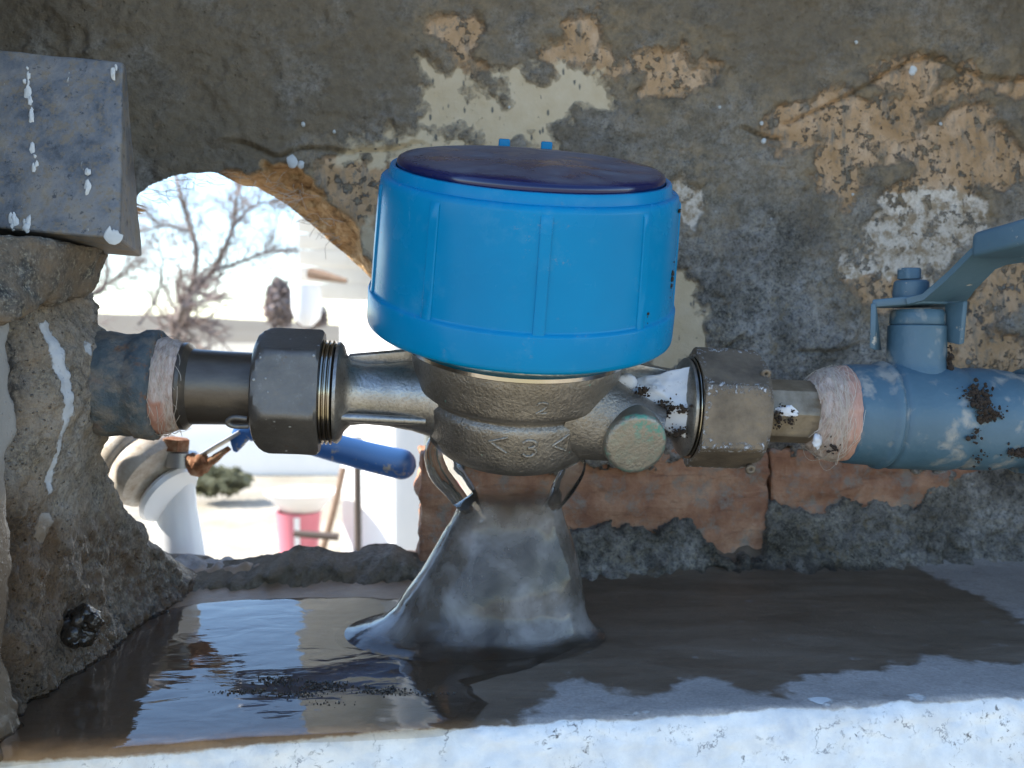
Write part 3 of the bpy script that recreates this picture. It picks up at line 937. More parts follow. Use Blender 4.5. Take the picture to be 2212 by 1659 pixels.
    attrs = dict(stain=np.clip(1 - np.minimum(s_o, s_p) / 2.2, 0, 1).ravel()[used], ochre=soft(s_o), cream=soft(s_c), pale=soft(s_p), adobe=adobe.ravel()[used], damp=soft(sw, 0.35),
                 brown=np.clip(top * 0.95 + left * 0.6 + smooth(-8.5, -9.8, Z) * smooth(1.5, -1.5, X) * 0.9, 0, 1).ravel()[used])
    return (V[used], re[f]), attrs

wall = thing('plastered_wall', 'crumbling grey plaster wall behind the meter, broken through by a ragged hole', 'wall', (0, 46, -140))
geo, at = build_wall()
mk('plaster', geo, MATS['wall_plaster'], wall, 180, at)
# exposed bricks under the pipe
for (u0, u1, v0, v1, sd) in ((905, 1660, 978, 1215, 1), (1663, 2150, 972, 1160, 2)):
    p, q = on_wall(u0, v0), on_wall(u1, v1)
    c = (p + q) / 2
    tx = unit((1, WALL_K, 0)); ny = unit((-WALL_K, 1, 0))
    b = box(c + ny * 1.55, (tx, ny, AX[2]), (abs(q[0] - p[0]) / 2, 1.6, abs(q[2] - p[2]) / 2), 0.10, 2)
    b = subdiv(b, 5)
    v, f = b
    nn = normals_out(v, f)
    v = v + nn * (0.30 * fbm(v * np.array([0.6, 1, 1.5]), 1.5, 4, sd) + 0.10 * fbm(v, 0.4, 3, sd + 9))[:, None]
    mk('brick', (v, f), MATS['brick_clay'], wall, 50)
rs_ = np.random.RandomState(12)
gs_ = []
edge_ = [(350, 440), (400, 410), (450, 395), (520, 385), (580, 392), (640, 430), (690, 480), (740, 530)]
for k in range(90):
    i = rs_.randint(len(edge_) - 1); f_ = rs_.rand()
    uu = edge_[i][0] * (1 - f_) + edge_[i + 1][0] * f_; vv = edge_[i][1] * (1 - f_) + edge_[i + 1][1] * f_
    p_ = on_wall(uu + rs_.uniform(-12, 12), vv + rs_.uniform(-22, 10), rs_.uniform(0.2, 1.8))
    d_ = unit((rs_.normal(0, 1) - .5, rs_.normal(0, .5) - .3, rs_.normal(0, .6) + .1)) * rs_.uniform(.4, 1.2)
    b_ = rs_.normal(0, .12, 3)
    gs_.append(tube(curve_pts([p_, p_ + d_ * .5 + b_, p_ + d_], 7), .011, 4, caps=False))
tag(mk('straw_fibres', join(*gs_), MATS['hemp_fibre'], wall, 180), kind='stuff')
for k, (u, v, r_) in enumerate(((1972, 153, .20), (1650, 305, .12), (1645, 266, .09), (655, 268, .09), (722, 285, .07), (632, 350, .26), (650, 356, .16), (1100, 232, .06), (2032, 268, .08), (1555, 232, .07), (1850, 92, .09), (2345 * .7855, 420, .07))):
    mk('paint_drop', ico(on_wall(u, v, -.42), 1.0, 2, .5, .7, 60 + k, (r_ * .9, .07, r_ * 1.1)), MATS['white_flake'], wall, 60)
# plain masonry round the niche, outside the picture
YF, YB = 24.6, 50.0
mk('masonry', join(aabb(-420, -23.5, 24, 45.6, -140, 170), aabb(33.2, 420, 31, 52, -140, 170), aabb(-23.48, 33.18, 29.8, 52, 33, 170)), MATS['masonry'], wall, 30)

# ================================================================ left pillar (jamb)
JX = -13.9
M_PIPE = pt(200, 815, 33.0)
def build_jamb():
    step = 0.09
    ys = np.arange(21.0, 45.5, step)
    zs = np.concatenate([np.arange(-11.4, 17.0, step), np.arange(17.0, 33.5, 0.5)])
    Y, Z = np.meshgrid(ys, zs)
    # back edge of the jamb in (y, z)
    def J(u, v, d): p = pt(u, v, d); return (p[1], p[2])
    edge = [(15, 36), (34.6, 36), (34.3, 9), (34.0, 4.6), J(192, 600, 33.6), J(186, 650, 33.6), J(187, 700, 33.7), J(200, 800, 33.9),
            J(204, 880, 34.1), J(214, 940, 34.6), J(255, 1020, 35.8), J(300, 1080, 37.0), J(330, 1112, 38.0), J(372, 1160, 39.6), J(400, 1195, 41.2), J(430, 1216, 43.0), (46, -10.2), (46, -14), (15, -14)]
    P3 = np.stack([np.zeros_like(Y), Y, Z], -1)
    jy = 0.22 * fbm(P3, 0.9, 4, 41); jz = 0.22 * fbm(P3, 0.9, 4, 43)
    s = -sdf(Y + jy, Z + jz, edge)          # >0 inside
    # smooth render left of a ragged line
    u = CU + F * JX / Y
    v_ = HV - F * Z / Y
    line = 14 + 16 * fbm(P3, 1.2, 4, 44) * 2 + 90 * smooth(620, 560, v_) - 35 * smooth(1150, 1450, v_)
    sm = smooth(8, -8, u - line)
    sm = np.where(v_ < 330, 1.0, sm)
    sm = sm * np.clip(smooth(585, 625, v_ + 30 * fbm(P3, 0.8, 3, 42)) + smooth(330, 300, v_), 0, 1)
    # ragged gully beside the render
    gul = np.exp(-((u - line - 32) / 22.0) ** 2) * smooth(560, 640, v_)
    med = fbm(P3, 1.5, 4, 46); fine = fbm(P3, 0.4, 4, 47); peb = np.abs(fbm(P3, 0.6, 3, 48))
    x = JX + 0.35 * fbm(P3, 5, 2, 49) * (1 - sm)
    tiny = fbm(P3, 0.24, 3, 51)
    x = x + (1 - sm) * (0.26 * med + 0.10 * fine + 0.10 * peb + 0.085 * tiny) + sm * 0.14 - gul * (0.45 + 0.2 * fine)
    x += 0.7 * smooth(-8.6, -10.9, Z) * (0.6 + 0.5 * peb)
    # under the metal bracket: lump of rubble
    x += 0.9 * np.exp(-((v_ - 545) / 40) ** 2) * smooth(260, 40, u) * (0.6 + 0.8 * peb)
    # mortar collar round the pipe, recess behind the metal bracket
    pz = M_PIPE[2]
    x += 1.0 * np.exp(-(((Y - 31.6) / 2.6) ** 2 + ((Z - pz) / 2.4) ** 2))
    x -= 3.4 * smooth(620, 560, v_) * (1 - smooth(32.0, 34.5, Y) * smooth(400, 520, v_))
    # rounded broken edge
    e = np.clip(1 - s / 1.1, 0, 1.35)
    x = x - 1.0 * e ** 2.2 - np.where(e > 0.96, (e - 0.96) * 22, 0) + np.clip(e, 0, 1) * 0.35 * fine
    keep = s > -0.30
    f = grid_faces(len(ys), len(zs))
    kf = keep.ravel()[f].all(1)
    f = f[kf]
    V = np.stack([x, Y, Z], -1).reshape(-1, 3)
    used = np.unique(f)
    re = np.full(len(V), -1); re[used] = np.arange(len(used))
    pa = np.zeros_like(Y)
    for poly in ([(84, 700), (94, 692), (102, 700), (106, 760), (110, 830), (112, 900), (108, 980), (112, 1040), (113, 1068), (100, 1070), (100, 980), (97, 900), (92, 820), (88, 760)],
                 [(95, 1112), (108, 1108), (117, 1130), (114, 1165), (98, 1180), (88, 1160), (90, 1130)],
                 [(28, 890), (38, 878), (42, 888), (30, 930), (22, 938)], [(140, 735), (150, 745), (142, 770), (136, 760)]):
        q = np.array(poly, float)
        pa = np.maximum(pa, np.clip(0.5 - sdf(u, v_, q) / 14.0, 0, 1))
    damp = smooth(-4.6, -7.8, Z + 0.9 * med + 0.28 * (Y - 33))
    pitz = np.exp(-((u - line - 26) / 16.0) ** 2) * smooth(560, 640, v_) * (1 - sm)
    attrs = dict(pit=np.clip(pitz, 0, 1).ravel()[used], smooth=sm.ravel()[used], paint=pa.ravel()[used], damp=damp.ravel()[used])
    return (V[used], re[f]), attrs
jamb = thing('concrete_pillar', 'rough concrete pillar at the left side of the niche with white paint streaks', 'pillar', (-16, 28, -140))
geo, at = build_jamb()
mk('face', geo, MATS['jamb_concrete'], jamb, 180, at)
mk('core', join(aabb(-23.4, -17.9, 21.2, 33.0, -140, 33), aabb(-23.4, -16.6, 33.01, 38.5, -140, -12)), MATS['masonry'], jamb, 30)

# ================================================================ ledge
def yfront(x): return 27.0 + 0.13 * x
def build_ledge():
    xs = np.arange(-24.0, 33.0, 0.10)
    qs = np.concatenate([np.arange(19.0, 1.0, -0.11), np.arange(1.0, -1.2, -0.05), np.arange(-1.2, -9.0, -0.12)])
    X, Q = np.meshgrid(xs, qs)
    rr = 0.55
    P3 = np.stack([X, Q, np.zeros_like(X)], -1)
    wob = 0.16 * fbm(P3 * np.array([1, 0, 0]), 3.5, 4, 61)
    # profile: top -> quarter round -> front face leaning out a little
    ang = np.clip((rr - Q) / (rr * math.pi / 2) if False else (0.45 - Q) / 0.9, 0, 1) * (math.pi / 2)
    yy = np.where(Q > 0.45, Q, np.where(Q < -0.45, -0.12 - (-Q - 0.45) * 0.16, 0.45 - 0.57 * np.sin(ang)))
    zz = np.where(Q > 0.45, 0.0, np.where(Q < -0.45, -0.57 - (-Q - 0.45), -0.57 * (1 - np.cos(ang))))
    Y = yfront(X) + yy + wob
    fr = smooth(0.3, -0.4, Q)
    med = fbm(P3, 1.6, 4, 62); fine = fbm(P3, 0.35, 3, 63)
    Z = ZL + zz + (1 - fr) * (0.05 * fbm(P3, 4, 3, 64) + 0.012 * fine)
    Y -= fr * (0.16 * med + 0.05 * fine)
    edge = np.exp(-(Q / 0.45) ** 2)
    Z += edge * 0.10 * med + edge * 0.04 * fine
    Z += 0.10 * smooth(0.5, 0.0, np.abs(Q - 0.1) / 0.6) * np.maximum(fbm(P3, 0.8, 3, 68), 0)
    # fillet of lumpy mortar against the back wall
    back = WALL_Y + WALL_K * X - Y
    Z += (0.7 * np.exp(-np.maximum(back, 0) / 0.9)) * (0.8 + 0.7 * np.abs(fbm(P3, 0.9, 3, 65)))
    V = np.stack([X, Y, Z], -1).reshape(-1, 3)
    L = lambda pts: np.array([on_ledge(*p)[:2] for p in pts])
    ju = 0.34 * fbm(P3, 1.2, 5, 66, 0.6)
    wet = L([(-200, 1500), (0, 1440), (240, 1300), (430, 1255), (700, 1235), (1250, 1235), (1500, 1208), (1850, 1203), (1960, 1222), (2100, 1282), (2180, 1318), (2260, 1380),
             (2260, 1425), (2170, 1438), (2100, 1435), (2020, 1415), (1960, 1430), (1900, 1445), (1740, 1460), (1700, 1480), (1690, 1503), (1640, 1505), (1570, 1485),
             (1540, 1465), (1500, 1458), (1440, 1492), (1380, 1500), (1320, 1488), (1285, 1468), (1240, 1455), (1200, 1475), (1196, 1505), (1150, 1530), (1110, 1565), (1050, 1585),
             (500, 1606), (0, 1650), (-200, 1670)])
    sw = sdf(V[:, 0] + ju.ravel() * 0.8, V[:, 1] + ju.ravel() * 1.6, wet)
    wetm = np.clip(0.5 - sw / 1.0, 0, 1)
    u = CU + F * V[:, 0] / V[:, 1]
    thr = 0.10 - 0.30 * smooth(1000, 300, u) - 0.05 * fbm(P3, 0.7, 3, 67).ravel()
    wm = np.clip(0.5 + (thr - Q.ravel()) / 0.35, 0, 1)
    chip = np.clip(0.62 * np.maximum(fbm(P3, 0.9, 4, 69), 0).ravel() * 2.2 * np.exp(-((Q.ravel() - 0.45) / 0.35) ** 2), 0, 1)
    wm = np.maximum(wm, chip * (u > 1100))
    wetm = np.where(u > 1100, wetm * np.clip(1 - (0.02 - Q.ravel()) / 0.3, 0, 1), np.maximum(wetm, smooth(0.9, 0.3, Q.ravel()) * smooth(1080, 1000, u)))
    return (V, grid_faces(len(xs), len(qs))), dict(wet=wetm, puddle=smooth(2, -6, V[:, 0] - 0.2 * (V[:, 1] - 33)), white=wm)
ledge = thing('concrete_ledge', 'wet grey concrete ledge under the meter with a whitewashed front face', 'ledge', (0, 30, -140))
geo, at = build_ledge()
mk('top_surface', geo, MATS['ledge_concrete'], ledge, 180, at)
xa, xb = -25.9, 33.1
q = lambda x, dy, z: (x, yfront(x) + dy, z)
mk('base', solid([q(xa, -1.2, -140), q(xb, -1.2, -140), (xb, 51.9, -140), (xa, 49.9, -140)], [q(xa, -1.2, -18.8), q(xb, -1.2, -18.8), (xb, 51.9, -12.6), (xa, 49.9, -12.6)]), MATS['white_wash'], ledge, 30)

# ================================================================ metal bracket, upper left
br = thing('metal_bracket', 'weathered blue grey metal wedge fixed to the pillar, with chipped lower corner', 'bracket', pt(120, 530, 31))
D0, D1, D2 = 30.6, 28.7, 31.6
fr_tl, fr_tr = pt(-90, 98, D0), pt(268, 134, D0)
fr_bl, fr_brn = pt(-90, 486, D1), pt(258, 516, D1)
bk_tl, bk_tr = pt(-90, 104, D0 + 1.2), pt(273, 142, D0 + 0.6)
bk_bl, bk_br = pt(-90, 520, D2), pt(308, 555, D2)
g_ = solid([fr_bl, fr_brn, fr_tr, fr_tl], [bk_bl, bk_br, bk_tr, bk_tl], 0.10, 3)
g_ = subdiv(g_, 4)
g_ = (g_[0] + normals_out(*g_) * (0.05 * fbm(g_[0], 1.8, 4, 90) + 0.02 * fbm(g_[0], 0.4, 3, 92))[:, None], g_[1])
mk('plate', g_, MATS['sheet_metal'], br, 40)
mk('rubble_fill', rough(subdiv(solid([pt(-90, 500, 26.5), pt(60, 510, 28.0), pt(150, 522, 29.0), pt(235, 535, 31.0), pt(235, 540, 32.5), pt(-90, 520, 32.5)],
                                      [pt(-90, 720, 25.6), pt(40, 690, 27.2), pt(110, 660, 29.0), pt(188, 640, 31.2), pt(185, 640, 33.2), pt(-90, 680, 33.0)], 0.2, 2), 4), 0.24, 0.8, 5, 95), MATS['rubble'], br, 60)
chip = [(628, 1440), (640, 1408), (668, 1368), (676, 1385), (680, 1404), (692, 1390), (700, 1402), (716, 1398), (728, 1420), (752, 1428), (746, 1455), (728, 1478), (698, 1492), (664, 1486), (642, 1466)]
chip = [(x * .3551, y * .3551) for x, y in chip]
fl = subdiv(solid([pt(u, v, 28.62) for u, v in chip], [pt(u, v, 28.50) for u, v in chip], .03, 2), 1)
mk('paint_flake', rough(fl, .02, .3, 3, 2), MATS['white_flake'], br, 60)
rs_ = np.random.RandomState(4)
for (u, v, n, sp) in ((58, 170, 5, 34), (70, 240, 6, 38), (74, 345, 5, 26), (30, 478, 5, 12), (58, 486, 5, 8), (250, 150, 3, 8), (190, 400, 3, 40)):
    for k in range(n):
        vv = v + rs_.uniform(-sp, sp); uu = u + rs_.uniform(-6, 6)
        dd = D0 + (D1 - D0) * (vv - 110) / 390.0 - 0.03
        r_ = rs_.uniform(.04, .13)
        mk('paint_flake', ico(pt(uu, vv, dd), 1.0, 2, 0.8, 0.6, int(rs_.randint(900)), (r_ * .8, 0.04, r_ * rs_.uniform(1, 2.2))), MATS['white_flake'], br, 60)

# ================================================================ water meter
M0 = pt(1110, 864, 34.0)
YAW, ROLL, TILT, LEAN = R(5.0), R(2.7), R(16.8), R(4.0)
RX = unit((math.cos(YAW) * math.cos(ROLL), math.sin(YAW), -math.sin(ROLL)))
A0 = np.array([math.sin(LEAN), -math.sin(TILT), math.cos(TILT)])
AA = unit(A0 - RX * np.dot(A0, RX))
FR = np.cross(RX, AA)
def Lp(x, f, a): return M0 + RX * x + FR * f + AA * a
meter = thing('water_meter', 'water meter with bright blue plastic cap on a cast bronze body, leaking water', 'water meter', Lp(0, 0, -1.7))
MREF = FR

# --- body
prof = [(-1.80, 0.4), (-1.80, 2.05), (-1.76, 2.30), (-1.62, 2.55), (-1.40, 2.74), (-1.1, 2.86), (-0.6, 2.95), (-0.2, 3.02), (0.03, 3.05), (0.12, 3.00), (0.20, 2.93), (0.30, 2.95),
        (0.40, 3.12), (0.50, 3.24), (0.62, 3.31), (0.8, 3.34), (1.2, 3.44), (1.6, 3.54), (1.85, 3.58), (1.95, 3.56), (2.0, 3.4), (2.05, 0.5)]
body = mk('body', lathe(prof, M0, AA, MREF, 128), MATS['cast_bronze'], meter, 50)
mk('steel_ring', lathe([(1.92, 3.2), (1.92, 3.70), (1.97, 3.78), (2.10, 3.80), (2.16, 3.76), (2.30, 3.7), (3.0, 3.7), (3.0, 3.2)], M0, AA, MREF, 128), MATS['bright_steel'], meter, 40)

def on_body(th, a, proud=0.0):
    r = np.interp(a, [p[0] for p in prof[1:-1]], [p[1] for p in prof[1:-1]]) + proud
    return M0 + AA * a + (FR * math.cos(th) + RX * math.sin(th)) * r
def emboss(strokes, th0, a0, h, w, rad, name):
    """raised strokes wrapped onto the body; strokes in a unit box"""
    gs = []
    for st in strokes:
        pts = curve_pts(st, 10 * len(st)) if len(st) > 2 else np.array(st, float)
        if len(st) == 2: pts = np.linspace(pts[0], pts[1], 8)
        P = [on_body(th0 + (x - .5) * w / 3.1, a0 + (y - .5) * h, -0.01) for x, y in pts]
        gs.append(tube(P, rad, 8))
    return mk(name, join(*gs), MATS['cast_bronze'], body, 60)
two = [[(0.05, 0.72), (0.18, 0.93), (0.5, 1.0), (0.85, 0.9), (0.92, 0.68), (0.7, 0.42), (0.3, 0.18), (0.05, 0.02)], [(0.02, 0.02), (0.98, 0.02)]]
three = [[(0.05, 0.85), (0.3, 1.0), (0.7, 0.97), (0.92, 0.78), (0.75, 0.58), (0.42, 0.52)], [(0.42, 0.52), (0.8, 0.46), (0.97, 0.25), (0.75, 0.04), (0.35, 0.0), (0.03, 0.14)]]
emboss(two, 0.165, 1.02, 0.40, 0.32, 0.055, 'numeral')
emboss(three, 0.105, -0.50, 0.58, 0.48, 0.07, 'numeral')
emboss([[(0.95, 1.0), (0.03, 0.62)], [(0.03, 0.62), (0.9, 0.02)]], -0.225, -0.42, 0.58, 0.66, 0.055, 'arrow_mark')
emboss([[(0.98, 1.0), (0.03, 0.45)], [(0.03, 0.45), (0.98, 0.02)], [(0.98, 0.02), (0.98, 1.0)]], 0.455, -0.42, 0.62, 0.62, 0.055, 'arrow_mark')

# --- cap
CB = 2.62
capp = [(CB + .02, 3.85), (CB, 4.75), (CB + .02, 4.90), (CB + .10, 4.985), (CB + .22, 5.0), (CB + 1.10, 4.985), (CB + 1.18, 4.95), (CB + 1.20, 4.905), (CB + 1.23, 4.875), (CB + 1.30, 4.868),
        (CB + 2.5, 4.81), (CB + 4.0, 4.725), (CB + 4.55, 4.69), (CB + 4.68, 4.66), (CB + 4.74, 4.60), (CB + 4.75, 4.50), (CB + 4.76, 4.455), (CB + 4.80, 4.44), (CB + 5.00, 4.41),
        (CB + 5.07, 4.37), (CB + 5.08, 4.28), (CB + 5.04, 4.22), (CB + 4.8, 4.2)]
cap = mk('cap', lathe(capp, M0, AA, MREF, 192, cap0=True, cap1=True), MATS['blue_plastic'], meter, 45)
for k in range(9):
    th = R(0.8 + 40 * k)
    hw = 0.165
    sec = []
    for a_, r_ in ((CB + 1.17, 4.89), (CB + 1.30, 4.868), (CB + 2.5, 4.81), (CB + 4.0, 4.725), (CB + 4.45, 4.695), (CB + 4.60, 4.66)):
        row = []
        for dx, pr in ((-hw - .02, -.05), (-hw, .035), (-hw + .03, .055), (hw - .03, .055), (hw, .035), (hw + .02, -.05)):
            t_ = th + dx / r_
            pr_ = pr if a_ < CB + 4.5 else min(pr, 0.0)
            row.append(M0 + AA * a_ + (FR * math.cos(t_) + RX * math.sin(t_)) * (r_ + pr_))
        sec.append(row)
    V = np.array(sec).reshape(-1, 3)
    n = 6
    Fc = [(i * n + j, i * n + j + 1, (i + 1) * n + j + 1, (i + 1) * n + j) for i in range(len(sec) - 1) for j in range(n - 1)]
    Fc += [tuple(range(n - 1, -1, -1)), tuple(range((len(sec) - 1) * n, len(sec) * n))]
    mk('rib', (V, Fc), MATS['blue_plastic'], cap, 35)
lt = CB + 5.02
lensp = [(lt - .1, 4.15), (lt + .02, 4.19), (lt + .16, 4.19), (lt + .24, 4.15), (lt + .30, 4.05), (lt + .34, 3.8), (lt + .40, 3.2), (lt + .45, 2.4), (lt + .49, 1.2), (lt + .50, .05)]
lg = lathe(lensp, M0, AA, MREF, 128)
topa = smooth(lt + .26, lt + .36, (lg[0] - M0) @ AA)
mk('lens', lg, MATS['lens_glass'], meter, 60, dict(top=topa))
for sx in (-0.36, 1.14):
    mk('hinge_tab', box(Lp(sx - 0.24, -4.32, CB + 5.12), (RX, FR, AA), (.20, .10, .42), .05), MATS['blue_plastic'], cap, 35)

# --- regulating plug, lower right
PD = unit(FR + 0.10 * RX - 0.02 * AA)
pb = Lp(3.55, 0.2, -0.34)
pp = [(-0.6, 1.35), (0.0, 1.25), (0.8, 1.12), (1.5, 1.06), (2.2, 1.04), (2.32, 1.02), (2.40, 0.95), (2.42, 0.85), (2.42, 0.03)]
pg = rough(lathe(pp, pb, PD, AA, 72), 0.02, 0.5, 3, 5)
tt = (pg[0] - pb) @ PD
rr_ = np.linalg.norm((pg[0] - pb) - np.outer(tt, PD), axis=1)
upr = ((pg[0] - pb) @ unit(AA + 0.5 * RX))
mk('plug', pg, MATS['plug_bronze'], meter, 50, dict(verdigris=np.clip(smooth(2.2, 2.4, tt) * (smooth(.9, 1.0, rr_) * .8 + smooth(.55, .85, upr) * 1.1 + .12), 0, 1)))
mk('plug_web', rough(lathe([(0, 1.75), (0.9, 1.55), (2.0, 1.25), (3.2, 1.05)], Lp(1.6, 0.9, 0.2), unit(RX * 1.0 + FR * 0.12 - AA * 0.28), AA, 48), .03, .8, 3, 8), MATS['cast_bronze'], meter, 60)

# --- inlet and outlet tubes with webs
def tubepart(sx, name):
    # distance from the centre grows along sx
    pr = [(2.2, 1.55), (2.9, 1.32), (3.4, 1.18), (4.2, 1.06), (5.0, 1.02), (5.45, 1.08), (5.66, 1.3), (5.76, 1.60), (5.86, 1.70), (5.96, 1.68), (6.0, 1.5), (6.0, 0.8)]
    return lathe(pr, M0, RX * sx, AA, 72)
inlet = mk('inlet_tube', tubepart(-1, 'inlet_tube'), MATS['tube_bronze'], meter, 45)
outlet = mk('outlet_tube', tubepart(1, 'outlet_tube'), MATS['tube_bronze'], meter, 45)
def thread(sx, x0, x1, r):
    pr = []
    n = 3
    for k in range(n):
        a = x0 + (x1 - x0) * k / n
        w = (x1 - x0) / n
        pr += [(a, r - .10), (a + .30 * w, r), (a + .62 * w, r), (a + .92 * w, r - .10)]
    pr = [(x0 - .02, 1.0)] + pr + [(x1, r - .1), (x1 + .3, r - .15), (x1 + .3, 1.0)]
    return lathe(pr, M0, RX * sx, AA, 96)
mk('thread', thread(-1, 6.0, 6.42, 1.74), MATS['thread_brass'], inlet, 30)
mk('thread', thread(1, 6.0, 6.22, 1.76), MATS['thread_brass'], outlet, 30)
# webs: round bar along the lower front, thin plates above and below
bar = [Lp(x, 1.12 + .02 * (6 + x), -.42) for x in np.linspace(-5.75, -2.95, 9)]
mk('rib', join(tube(bar, .15, 12), solid([Lp(-5.7, .2, -.55), Lp(-3.0, .2, -.9), Lp(-3.0, 1.05, -.52), Lp(-5.7, 1.0, -.50)], [Lp(-5.7, .2, -.15), Lp(-3.0, .2, .1), Lp(-3.0, 1.1, -.34), Lp(-5.7, 1.05, -.36)], .04)), MATS['tube_bronze'], inlet, 40)
mk('rib', solid([Lp(-5.6, -.55, .85), Lp(-3.0, -.55, .85), Lp(-3.2, -.55, 1.55), Lp(-5.6, -.55, 1.22)], [Lp(-5.6, -.25, .85), Lp(-3.0, -.25, .85), Lp(-3.2, -.25, 1.55), Lp(-5.6, -.25, 1.22)], .05), MATS['tube_bronze'], inlet, 40)
mk('rib', solid([Lp(-5.4, -.5, -.8), Lp(-2.6, -.5, -1.25), Lp(-2.6, -.5, -.6), Lp(-5.4, -.5, -.5)], [Lp(-5.4, -.2, -.8), Lp(-2.6, -.2, -1.25), Lp(-2.6, -.2, -.6), Lp(-5.4, -.2, -.5)], .04), MATS['tube_bronze'], inlet, 40)
mk('rib', solid([Lp(2.9, -.5, .85), Lp(5.5, -.5, .85), Lp(5.5, -.5, 1.2), Lp(2.9, -.5, 1.6)], [Lp(2.9, -.2, .85), Lp(5.5, -.2, .85), Lp(5.5, -.2, 1.2), Lp(2.9, -.2, 1.6)], .05), MATS['tube_bronze'], outlet, 40)

# ================================================================ union nuts
def hexnut(x0, x1, Rv, phi, ch_far, ch_near):
    def rf(th, t, r):
        k = (th - phi) % (math.pi / 3) - math.pi / 6
        hx = Rv * math.cos(math.pi / 6) / np.cos(k)
        hx = np.minimum(hx, Rv * 0.985)
        return np.minimum(hx, r)
    big = Rv * 2
    pr = [(x0, 1.3), (x0, Rv - ch_far)]
    for q in np.linspace(0, 1, 7)[1:]:
        pr.append((x0 + ch_far * 1.15 * (1 - math.cos(q * math.pi / 2)) * 1.0, Rv - ch_far + ch_far * math.sin(q * math.pi / 2)))
    pr += [(x0 + ch_far * 1.2, big)]
    for q in np.linspace(0, 1, 8)[1:-1]:
        pr.append((x0 + ch_far * 1.2 + q * (x1 - x0 - ch_far * 1.2 - ch_near), big))
    pr += [(x1 - ch_near, big), (x1 - ch_near * .98, Rv), (x1 - ch_near * .5, Rv - ch_near * .4), (x1, Rv - ch_near), (x1, 1.3)]
    return pr, rf
def nut(sx, x0, x1, Rv, phi, cf, cn):
    pr, rf = hexnut(x0, x1, Rv, phi, cf, cn)
    return lathe(pr, M0, RX * sx, FR if sx < 0 else FR, 144, rf)
FRH = FR
ln = thing('union_nut', 'dark brown hexagonal union nut on the left side of the meter, speckled white', 'nut', Lp(-7.5, 0, -2.1), 'union nuts either side of the meter')
# axis towards the left: profile runs from the meter outwards
pr, rf = hexnut(-8.58, -6.42, 2.14, 0, .62, .16)
phiL = R(13 + 30 + 16.8 - 4)
ge = lathe(pr, M0, RX, FR, 144, lambda th, t, r: rf(th + R(30) + R(27), t, r))
mk('hexagon', rough(ge, .012, .6, 3, 3), MATS['nut_dark'], ln, 28)
lug = [Lp(-8.55, 2.0, -.25), Lp(-8.95, 2.02, -.22), Lp(-9.15, 2.0, -.38), Lp(-8.98, 1.98, -.52), Lp(-8.5, 1.95, -.52)]
mk('seal_lug', tube(curve_pts(lug, 20), .085, 8), MATS['nut_dark'], ln, 60)
rn = thing('union_nut', 'brown union nut on the right side, edges crusted with white lime', 'nut', Lp(7.5, 0, -2.1), 'union nuts either side of the meter')
pr, rf = hexnut(6.10, 8.40, 2.12, 0, .10, .28)
ge = rough(lathe(pr, M0, RX, FR, 144, lambda th, t, r: rf(th + R(30) + R(11), t, r)), .014, .5, 3, 6)
dv = ge[0] - M0
th_ = np.arctan2(dv @ np.cross(RX, FR), dv @ FR) + R(30) + R(11)
kk = np.abs(((th_) % (math.pi / 3)) / (math.pi / 3) - .5) * 2
lime = np.clip(smooth(.62, .95, kk) + smooth(8.0, 8.3, dv @ RX) * .6 + .6 * smooth(6.6, 6.3, dv @ RX), 0, 1)
mk('hexagon', ge, MATS['nut_limed'], rn, 28, dict(lime=lime))
for a_, f_ in ((1.66, .95), (-1.80, 1.0)):
    ring = [Lp(8.22 + .11 * math.cos(q), f_, a_ + .11 * math.sin(q)) for q in np.linspace(0, 2 * math.pi, 25)]
    mk('seal_lug', tube(ring, .085, 8, caps=False), MATS['nut_limed'], rn, 60)

# ================================================================ left pipe
ln2 = thing('pipe_nipple', 'smooth dark brown pipe nipple between the left nut and the rusty socket', 'pipe', Lp(-10, 0, -1.2), 'pipe nipples')
mk('pipe', lathe([(-11.0, .9), (-11.0, 1.34), (-10.92, 1.44), (-10.80, 1.44), (-10.74, 1.38), (-10.62, 1.25), (-10.4, 1.235), (-9.6, 1.215), (-8.4, 1.21), (-8.4, .9)], M0, RX, FR, 96), MATS['nipple_dark'], ln2, 40)
hw = lathe([(-11.75, 1.0), (-11.75, 1.58), (-11.5, 1.60), (-11.3, 1.54), (-11.1, 1.48), (-10.95, 1.42), (-10.9, 1.0)], M0, RX, FR, 96)
hw = subdiv(hw, 1)
hw = rough(hw, .07, .35, 4, 14)
hd = (hw[0] - M0)
mk('hemp_winding', hw, MATS['hemp_wrap'], ln2, 60, dict(pink=smooth(.1, -.1, hd @ AA - .1 + .2 * fbm(hw[0], .5, 3, 2)) * smooth(-.3, .3, hd @ FR) * smooth(-11.15, -11.3, hd @ RX)))
so_ = thing('pipe_socket', 'pitted iron pipe socket with peeling blue paint where the pipe leaves the pillar', 'pipe', Lp(-13.5, 0, -1.9))
sp = [(-16.5, .9), (-16.5, 1.66)] + [(-16.3 + k * .15, 1.68 + .02 * math.sin(k)) for k in range(26)] + [(-12.50, 1.68), (-12.42, 1.70), (-12.32, 1.76), (-12.22, 1.81), (-12.05, 1.83), (-11.9, 1.84), (-11.78, 1.82), (-11.70, 1.74), (-11.66, 1.6), (-11.64, 1.2)]
sg = lathe(sp, M0, RX, FR, 120)
sg = rough(rough(sg, .11, .8, 4, 17), .05, .25, 3, 18)
mk('socket', sg, MATS['socket_iron'], so_, 60, dict(rust=smooth(-11.85, -11.68, (sg[0] - M0) @ RX) * 1.2 + .4 * smooth(0.9, 1.5, np.abs((sg[0] - M0) @ AA))))

